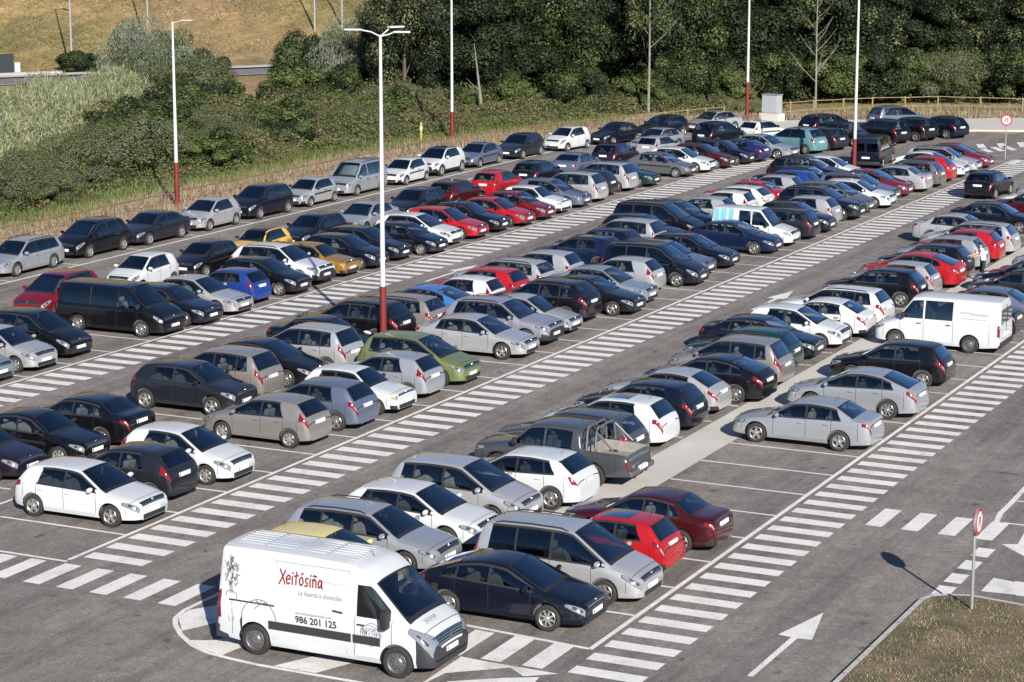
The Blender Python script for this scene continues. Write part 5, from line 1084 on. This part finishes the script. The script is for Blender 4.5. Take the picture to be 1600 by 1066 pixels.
def place_row(rows, ph, v0, key):
    L_ = []
    for e in rows:
        i, kind, col, dr, end = e[:5]; s = SPECS[kind]; x = i if i > 60 else 2.5 * i + 1.25 + ph
        end = end if end is not None else v0 + random.uniform(.15, .45)
        j = (x * 7.13) % 1; a = (-R(90) if dr == 'F' else R(90)) + R((j - .5) * 1.6)
        if key == '1a': a += tilt_of(x)
        ext = e[5] if len(e) > 5 else {}
        o = make_car(kind, col, x + (j - .5) * .16, end + s['L'] / 2, a, near=x < 75, sunroof=(kind, col, key, i) in {('hatch', 'white', '3b', 7), ('boxy', 'red', '3a', 2), ('hatch', 'dark blue', '2b', 19)},
                     roof={('suv', 'white'): 'black', ('suv', 'dark grey'): 'dark grey'}.get((kind, col)), **ext)
        L_.append(dict(o=o, x=x, kind=kind, col=COLN.get(col, col), dr=dr))
    L_.sort(key=lambda d: d['x']); all_rows[key] = L_
place_row(R1A, .35, 15.0, '1a'); place_row(R2A, 0, 0, '2a'); place_row(R2B, 0, 5.8, '2b'); place_row(R3B, -.43, -9.35, '3b'); place_row(R3A, -.43, -15.13, '3a')
for key, rows in (('P', RP), ('Q', RQ)):
    L_ = []
    for x, y, kind, col, a in rows:
        o = make_car(kind, col, x, y, R(a) + R(((x * 3.7) % 1 - .5) * 2), near=x < 75, roof='black' if (kind, col) in (('suv', 'white'), ('boxy', 'yellow')) else None)
        L_.append(dict(o=o, x=x, kind=kind, col=COLN.get(col, col), dr='T' if a > 90 else 'A'))
    L_.sort(key=lambda d: d['x']); all_rows[key] = L_
WHERE = {'P': ('parked along the wooden fence', 'kerbside cars along the wooden fence'), 'Q': ('kerbside in the left block', 'kerbside cars at the back of the left block'), '1a': ('at the left striped walkway', 'cars parked at the left striped walkway'),
         '2a': ('at the middle striped walkway', 'cars parked at the middle striped walkway'), '2b': ('in the rear row of the middle block', 'cars in the rear row of the middle block'), '3b': ('backing onto the pale path', 'cars left of the pale concrete path'), '3a': ('at the right striped walkway', 'cars parked at the right striped walkway')}
NUM = ORD + ['twenty-first', 'twenty-second', 'twenty-third', 'twenty-fourth', 'twenty-fifth', 'twenty-sixth', 'twenty-seventh', 'twenty-eighth', 'twenty-ninth', 'thirtieth', 'thirty-first', 'thirty-second', 'thirty-third', 'thirty-fourth', 'thirty-fifth', 'thirty-sixth', 'thirty-seventh', 'thirty-eighth']
used = set(); cands = []
for key, L_ in all_rows.items():
    for i, d in enumerate(L_):
        nm = d['col'] + ' ' + NAME[d['kind']]
        pv = (L_[i - 1]['col'] + ' ' + NAME[L_[i - 1]['kind']].split()[-1]) if i else None; nx = (L_[i + 1]['col'] + ' ' + NAME[L_[i + 1]['kind']].split()[-1]) if i + 1 < len(L_) else None
        place = WHERE[key][0]
        if pv and nx: lab = '%s between %s and %s %s' % (nm, pv, nx, place)
        elif nx: lab = '%s nearest the camera, before the %s, %s' % (nm, nx, place)
        else: lab = '%s farthest away, beyond the %s, %s' % (nm, pv, place)
        if len(lab.split()) > 16: lab = '%s beyond the %s %s' % (nm, pv or nx, place)
        if lab in used or len(lab.split()) > 16: lab = '%s, %s from the near end %s' % (nm, NUM[i], place)
        if len(lab.split()) > 16: lab = ' '.join(lab.replace('in the rear row of the middle block', 'in the middle block rear row').replace('from the near end ', 'from the near end, ').split()[:16])
        used.add(lab); tag(d['o'], lab, 'pickup truck' if d['kind'] == 'pickup' else ('van' if d['kind'] in ('kangoo', 'transit', 'master', 'leisure', 'minivan') else 'car'), WHERE[key][1])
for key, i in SHADED: d = all_rows[key][i]; sun_shade(d['o'], d['kind'])
# moving or oddly placed vehicles
o = make_car('hatch', 'black', 81.2, -3.0, R(-4), near=True); tag(o, 'black hatchback driving away along the aisle at the right edge', 'car')
o = make_car('minivan', 'navy', 92.3, 7.2, R(6), near=False); tag(o, 'dark van seen from behind beside the far lamp post', 'van')

# ------------------------------------------------------------------ the white delivery van in front
MV = (-3.40, -12.96 + 5.55 / 2)
van = make_car('master', 'white', MV[0], MV[1], -R(90)); van['label'] = 'large white delivery van with red lettering and phone number, nearest vehicle'; van['category'] = 'van'
VS = BODIES['master']; VL = SPECS['master']['L']
def conform(o, side=-1, off=.006):
    """lay a flat x-z drawing (x = distance from the nose, z = height) onto the van's side"""
    for v in o.data.vertices: d, z = v.co.x, v.co.z; v.co = Vector((VL / 2 - d, side * (VS.side_y(d, z) + off), z))
def van_text(txt, d0, z0, size, m, name, sx=1.0, shear=0.0, off=0.0):
    c = bpy.data.curves.new(name, 'FONT'); c.body = txt; c.size = size; c.shear = shear; c.offset = off; c.resolution_u = 3; t = bpy.data.objects.new(name, c); COL.objects.link(t)
    dg = bpy.context.evaluated_depsgraph_get(); me = bpy.data.meshes.new_from_object(t.evaluated_get(dg), depsgraph=dg); bpy.data.objects.remove(t); me.materials.clear(); me.materials.append(m)
    bm = bmesh.new(); bm.from_mesh(me); bmesh.ops.triangulate(bm, faces=bm.faces[:])
    bmesh.ops.subdivide_edges(bm, edges=bm.edges[:], cuts=1); bm.to_mesh(me); bm.free()
    w_ = max(v.co.x for v in me.vertices)
    for v in me.vertices: x, y = v.co.x * sx, v.co.y; v.co = Vector((d0 - x, 0, z0 + y))
    o = bpy.data.objects.new(name, me); put(o, van); conform(o); me.update(); return w_ * sx
class Ink:
    def __init__(s): s.m = MB()
    def stroke(s, pts, wd):       # pts in (d, z); d counted from the nose, the van's right side shows the nose to the right
        for i, (a, b) in enumerate(zip(pts[:-1], pts[1:])):
            a, b = Vector(a), Vector(b); dv = b - a
            if dv.length < 1e-6: continue
            n = Vector((-dv.y, dv.x)).normalized() * wd / 2; e = dv.normalized() * wd * .25
            s.m.add([(p.x, 0, p.y) for p in (a - n - e, b - n + e, b + n + e, a + n - e)], [(0, 1, 2, 3)])
    def done(s, name, m): o = s.m.build(name, [m], van); conform(o); return o
# "Xeitosiña", brush lettering; letters drawn in a unit box, x to the right in the picture
GL = {'X': [[(.05, 1.05), (.35, .55), (.62, -.05)], [(.62, 1.0), (.35, .5), (.0, -.08)]], 'e': [[(.05, .32), (.4, .42), (.38, .62), (.2, .68), (.04, .45), (.06, .15), (.22, .02), (.42, .12)]], 'i': [[(.1, .62), (.08, .3), (.14, .02)], [(.12, .82), (.16, .92)]],
      't': [[(.22, 1.0), (.18, .5), (.2, .02)], [(.0, .66), (.42, .74)]], 'o': [[(.22, .66), (.04, .42), (.1, .1), (.28, .04), (.42, .28), (.36, .58), (.22, .66)], [(.2, .84), (.38, .98)]], 's': [[(.38, .62), (.16, .62), (.12, .42), (.32, .26), (.3, .06), (.06, .04)]],
      'n': [[(.06, .64), (.08, .02)], [(.08, .45), (.24, .66), (.38, .5), (.4, .02)], [(.06, .84), (.18, .92), (.28, .82), (.42, .9)]], 'a': [[(.38, .56), (.2, .64), (.04, .38), (.12, .06), (.34, .16), (.4, .6)], [(.4, .6), (.4, .14), (.52, .02)]]}
ink = Ink(); px = 3.92; hh = .30
for ch, adv in (('X', .66), ('e', .50), ('i', .27), ('t', .46), ('o', .50), ('s', .46), ('i', .28), ('n', .52), ('a', .5)):
    for st in GL[ch]: ink.stroke([(px - x * hh * .86, 1.78 + z * hh) for x, z in st], .036)
    px -= adv * hh * .92
ink.done('lettering', M['inkred'])
van_text('La huerta a domicilio', 3.42, 1.57, .15, M['inkgrey'], 'small_lettering', .9, .2, .002)
van_text('www.lahuertaadomicilio.com', 3.45, 1.14, .088, M['inkgrey'], 'web_lettering', .9, 0, .002)
van_text('986 201 125', 3.45, .945, .225, M['inkblack'], 'phone_number', .95, 0, .006)
r2 = random.Random(3); ink = Ink()
for _ in range(70):     # leafy bunch near the rear
    t = r2.random(); cz_ = 1.55 + .62 * t; hw = .20 * math.sin(math.pi * min(1, .15 + t * .85)) ; cd = 5.18 + r2.uniform(-hw, hw); pts = [(cd, cz_)]
    for _k in range(4): pts.append((pts[-1][0] + r2.uniform(-.035, .035), pts[-1][1] + r2.uniform(-.01, .05)))
    ink.stroke(pts, .015)
for dx in (-.02, .02, .05): ink.stroke([(5.16 + dx, 1.38), (5.18 + dx * .6, 1.62)], .014)
ink.stroke([(5.32, 1.30), (5.30, 1.40), (5.18, 1.44), (5.04, 1.38), (5.02, 1.25)], .015); ink.stroke([(5.30, 1.26), (5.24, .80), (5.20, .72)], .013); ink.stroke([(5.02, 1.25), (5.10, .8), (5.14, .72)], .013)
c0 = (4.42, .86)     # big round fruit outline with a stalk star
ink.stroke([(c0[0] + .46 * math.cos(a), c0[1] + .46 * math.sin(a)) for a in np.linspace(-.1, math.pi + .1, 26)], .018)
for a in (0.3, 1.0, 1.7, 2.4, 3.0, 5.3): ink.stroke([(c0[0] - .02, c0[1] + .36), (c0[0] - .02 + .10 * math.cos(a), c0[1] + .36 + .05 * math.sin(a)), (c0[0] - .02 + .20 * math.cos(a), c0[1] + .34 + .10 * math.sin(a))], .02)
for k in range(5):   # leafy head on the door
    n_ = 9 + k * 2; rr = .06 + .05 * k; ink.stroke([(1.50 + (rr + r2.uniform(-.018, .018)) * math.cos(a), .93 + (rr + r2.uniform(-.018, .018)) * math.sin(a)) for a in np.linspace(0, 6.28, n_)], .011)
for k in range(16): a = r2.uniform(0, 6.28); ink.stroke([(1.50 + .1 * math.cos(a), .93 + .1 * math.sin(a)), (1.50 + .28 * math.cos(a + .3), .93 + .28 * math.sin(a + .3))], .010)
ink.done('line_drawing', M['inkline'])
ink = Ink(); ink.stroke([(5.22, 1.235), (4.02, 1.235)], .035); ink.done('door_rail', M['trim'])
ink = Ink()
for d_ in (4.02, 2.12): ink.stroke([(d_, .42), (d_, 2.26)], .012)
ink.stroke([(4.02, 2.26), (2.12, 2.26)], .012); ink.stroke([(5.45, 1.93), (2.12, 1.93)], .006); ink.done('door_seam', M['inkgrey'])
ink = Ink(); ink.stroke([(4.12, .78), (2.06, .78)], .20); ink.stroke([(1.92, .78), (1.32, .78)], .20); ink.stroke([(5.50, .66), (4.97, .66)], .42); ink.done('side_moulding', M['grey_plastic'])
ink = Ink(); ink.stroke([(2.50, 1.33), (2.26, 1.31)], .045); ink.done('door_handle', M['trim'])
k = MB()
for i in range(7):      # roof pressings
    for j in range(4):
        d0, d1 = 2.10 + j * .82, 2.10 + j * .82 + .74; y_ = -.48 + i * .16; k.box(VL / 2 - d1, VL / 2 - d0, y_ - .006, y_ + .006, 2.475, 2.497 if abs(y_) < .4 else 2.488, 0, .002)
o = k.build('roof_ribs', [paint('white')], van, True)
def on_bonnet(pts, wd, mb):
    for a, b in zip(pts[:-1], pts[1:]):
        dv = Vector((b[0] - a[0], b[1] - a[1])); n = Vector((-dv.y, dv.x)).normalized() * wd / 2; q = []
        for y_, d_ in ((a[0] - n.x, a[1] - n.y), (b[0] - n.x, b[1] - n.y), (b[0] + n.x, b[1] + n.y), (a[0] + n.x, a[1] + n.y)):
            yy_, zz_ = VS.ctl(d_); q.append((VL / 2 - d_, y_, float(np.interp(abs(y_), yy_[15:10:-1], zz_[15:10:-1])) + .005))
        mb.add(q, [(0, 1, 2, 3)])
k = MB(); px = -.50
for ch, adv in (('X', .66), ('e', .50), ('i', .27), ('t', .46), ('o', .50), ('s', .46), ('i', .28), ('n', .52), ('a', .5)):
    for st in GL[ch]: on_bonnet([(px + x * .12, .47 - z * .13) for x, z in st], .014, k)
    px += adv * .125
k.build('bonnet_lettering', [M['inkgrey']], van)
k = MB(); k.box(-VL / 2 - .05, -VL / 2 + .30, -1.0, 1.0, .30, .62, 0, .03); k.build('rear_bumper', [M['grey_plastic']], van)
b_ = MB()       # big door mirrors
for sg in (1, -1):
    p = VS.P(1.10, 7.2); b_.box(p.x - .06, p.x + .10, sg * (p.y + .16) - .11, sg * (p.y + .16) + .11, p.z - .16, p.z + .26, 0, .04); b_.tube([(p.x, sg * (p.y - .03), p.z - .05), (p.x + .02, sg * (p.y + .12), p.z - .02)], .03, 6)
b_.build('wing_mirror', [M['trim']], van, True)
# blue and pale wrap on the small van's rear flank, mark on its bonnet
kv = [d['o'] for d in all_rows['2a'] if d['kind'] == 'kangoo'][0]; KS = BODIES['kangoo']
for d0, d1, mi in ((2.98, 3.25, 'vinylblue'), (3.25, 3.33, 'vinylpale'), (3.33, 3.66, 'vinylblue'), (3.66, 3.72, 'vinylpale'), (3.72, 3.98, 'vinylblue')):
    k = MB(); KS.patch(k, d0, d1, 5.4, 10.9, -1, (4, 8), .006); k.build('vinyl_wrap', [M[mi]], kv)
# writing on the flank of the white van in the right block
tv = [d['o'] for d in all_rows['3a'] if d['kind'] == 'transit'][0]; TS = BODIES['transit']; TL = SPECS['transit']['L']
k = MB(); rr_ = random.Random(9)
def squig(x0, x1, z, amp, wd, n):
    pts = [(x0 + (x1 - x0) * i / n, z + rr_.uniform(-amp, amp)) for i in range(n + 1)]
    for a, b in zip(pts[:-1], pts[1:]):
        q = []
        for d, zz in ((a[0], a[1] - wd / 2), (b[0], b[1] - wd / 2), (b[0], b[1] + wd / 2), (a[0], a[1] + wd / 2)): q.append((TL / 2 - d, TS.side_y(d, zz) + .005, zz))
        k.add(q, [(0, 1, 2, 3)])
squig(3.30, 3.75, 1.52, .035, .03, 16); squig(3.72, 4.35, 1.47, .02, .035, 20); squig(3.35, 4.3, 1.30, .01, .02, 20)
k.build('side_lettering', [M['inkgrey']], tv)

# ------------------------------------------------------------------ the person at the red car's tailgate
def skin_mesh(name, joints, edges, mats, sub=2):
    me = bpy.data.meshes.new(name); me.from_pydata([j[0] for j in joints], edges, []); o = bpy.data.objects.new(name, me); COL.objects.link(o)
    md = o.modifiers.new('s', 'SKIN'); md.use_smooth_shade = True
    for i, j in enumerate(joints): r_ = j[1]; me.skin_vertices[0].data[i].radius = (r_, r_) if not isinstance(r_, tuple) else r_
    me.skin_vertices[0].data[0].use_root = True
    sb = o.modifiers.new('u', 'SUBSURF'); sb.levels = sub; sb.render_levels = sub
    dg = bpy.context.evaluated_depsgraph_get(); m2 = bpy.data.meshes.new_from_object(o.evaluated_get(dg), depsgraph=dg); bpy.data.objects.remove(o, do_unlink=True)
    for m in mats: m2.materials.append(m)
    m2.polygons.foreach_set('use_smooth', [True] * len(m2.polygons)); return m2
def person(x, y, rz, label):
    """standing, leaning forward a little with both arms out to the front (+x)"""
    root = empty('person', (x, y, 0), rz); J = []; E_ = []
    def add(p, r_, par=None):
        J.append((p, r_)); i = len(J) - 1
        if par is not None: E_.append((par, i))
        return i
    pel = add((0, 0, .94), (.125, .15)); wa = add((.02, 0, 1.10), (.11, .14), pel); ch = add((.07, 0, 1.32), (.12, .17), wa); nk0 = add((.11, 0, 1.47), (.075, .09), ch); nk = add((.135, 0, 1.53), .055, nk0)
    hd0 = add((.155, 0, 1.60), (.085, .07), nk); hd1 = add((.165, 0, 1.69), (.098, .078), hd0); add((.155, 0, 1.765), (.07, .06), hd1)
    hands = []
    for sg in (1, -1):
        sh = add((.10, sg * .175, 1.42), .062, ch); el = add((.27, sg * .24, 1.20), .044, sh); wr = add((.50, sg * .17, 1.17), .030, el); pm_ = add((.565, sg * .16, 1.165), (.018, .038), wr); hands.append((.60, sg * .155, 1.163, sg))
        hp = add((.0, sg * .095, .88), .095, pel); kn = add((.045, sg * .11, .49), .062, hp); an = add((-.01, sg * .12, .10), .042, kn); add((.05, sg * .125, .045), (.042, .032), an); add((.17, sg * .13, .035), (.04, .025), len(J) - 1)
    base = skin_mesh('person_body', J, E_, [M['skin'], M['shirt'], M['trousers'], M['black']])
    mi = []
    for p in base.polygons:
        c = p.center
        if c.z < .085: mi.append(3)
        elif c.z < .98: mi.append(2)
        elif c.z < 1.505 and not (c.x > .24 and c.z < 1.30 and abs(c.y) > .1): mi.append(1)
        else: mi.append(0)
    base.polygons.foreach_set('material_index', mi); b_ = bpy.data.objects.new('body', base); put(b_, root)
    for hx, hy, hz, sg in hands:
        for f in range(4):
            o_ = (f - 1.5) * .019; ln = (.075, .085, .08, .062)[f]
            me = skin_mesh('finger_mesh', [((hx - .03, hy + o_, hz), .0095), ((hx + ln * .45, hy + o_, hz - .006), .009), ((hx + ln * .8, hy + o_, hz - .03), .008), ((hx + ln * .9, hy + o_, hz - .05), .007)], [(0, 1), (1, 2), (2, 3)], [M['skin']], 1); put(bpy.data.objects.new('finger', me), root)
        me = skin_mesh('thumb_mesh', [((hx - .05, hy - sg * .03, hz), .011), ((hx - .01, hy - sg * .058, hz - .008), .010), ((hx + .025, hy - sg * .066, hz - .02), .008)], [(0, 1), (1, 2)], [M['skin']], 1); put(bpy.data.objects.new('thumb', me), root)
    k = MB(); k.lathe([(.001, .115), (.06, .10), (.092, .05), (.100, 0), (.094, -.03)], 18, 'z', 0, (.152, 0, 1.69)); h = k.build('hair', [M['hair']], root, True)
    k = MB(); k.lathe([(.001, .018), (.013, .0), (.012, -.02), (.001, -.024)], 8, 'z', 0, (.262, 0, 1.665)); k.build('nose', [M['skin']], root, True)
    for sg in (1, -1):
        k = MB(); k.box(.248, .258, sg * .03 - .011, sg * .03 + .011, 1.690, 1.700, 0, .003); k.build('eye', [M['hair']], root)
        k = MB(); k.lathe([(.001, -.012), (.022, -.006), (.026, .004), (.001, .01)], 10, 'y', 0, (.155, sg * .086, 1.675)); k.build('ear', [M['skin']], root, True)
    k = MB(); k.box(.243, .252, -.022, .022, 1.628, 1.635, 0, .002); k.build('mouth', [M['inkred']], root)
    return tag(root, label, 'person')
person(52.75, -10.15, R(128), 'person in white shirt and black trousers reaching towards the tail of the red car')
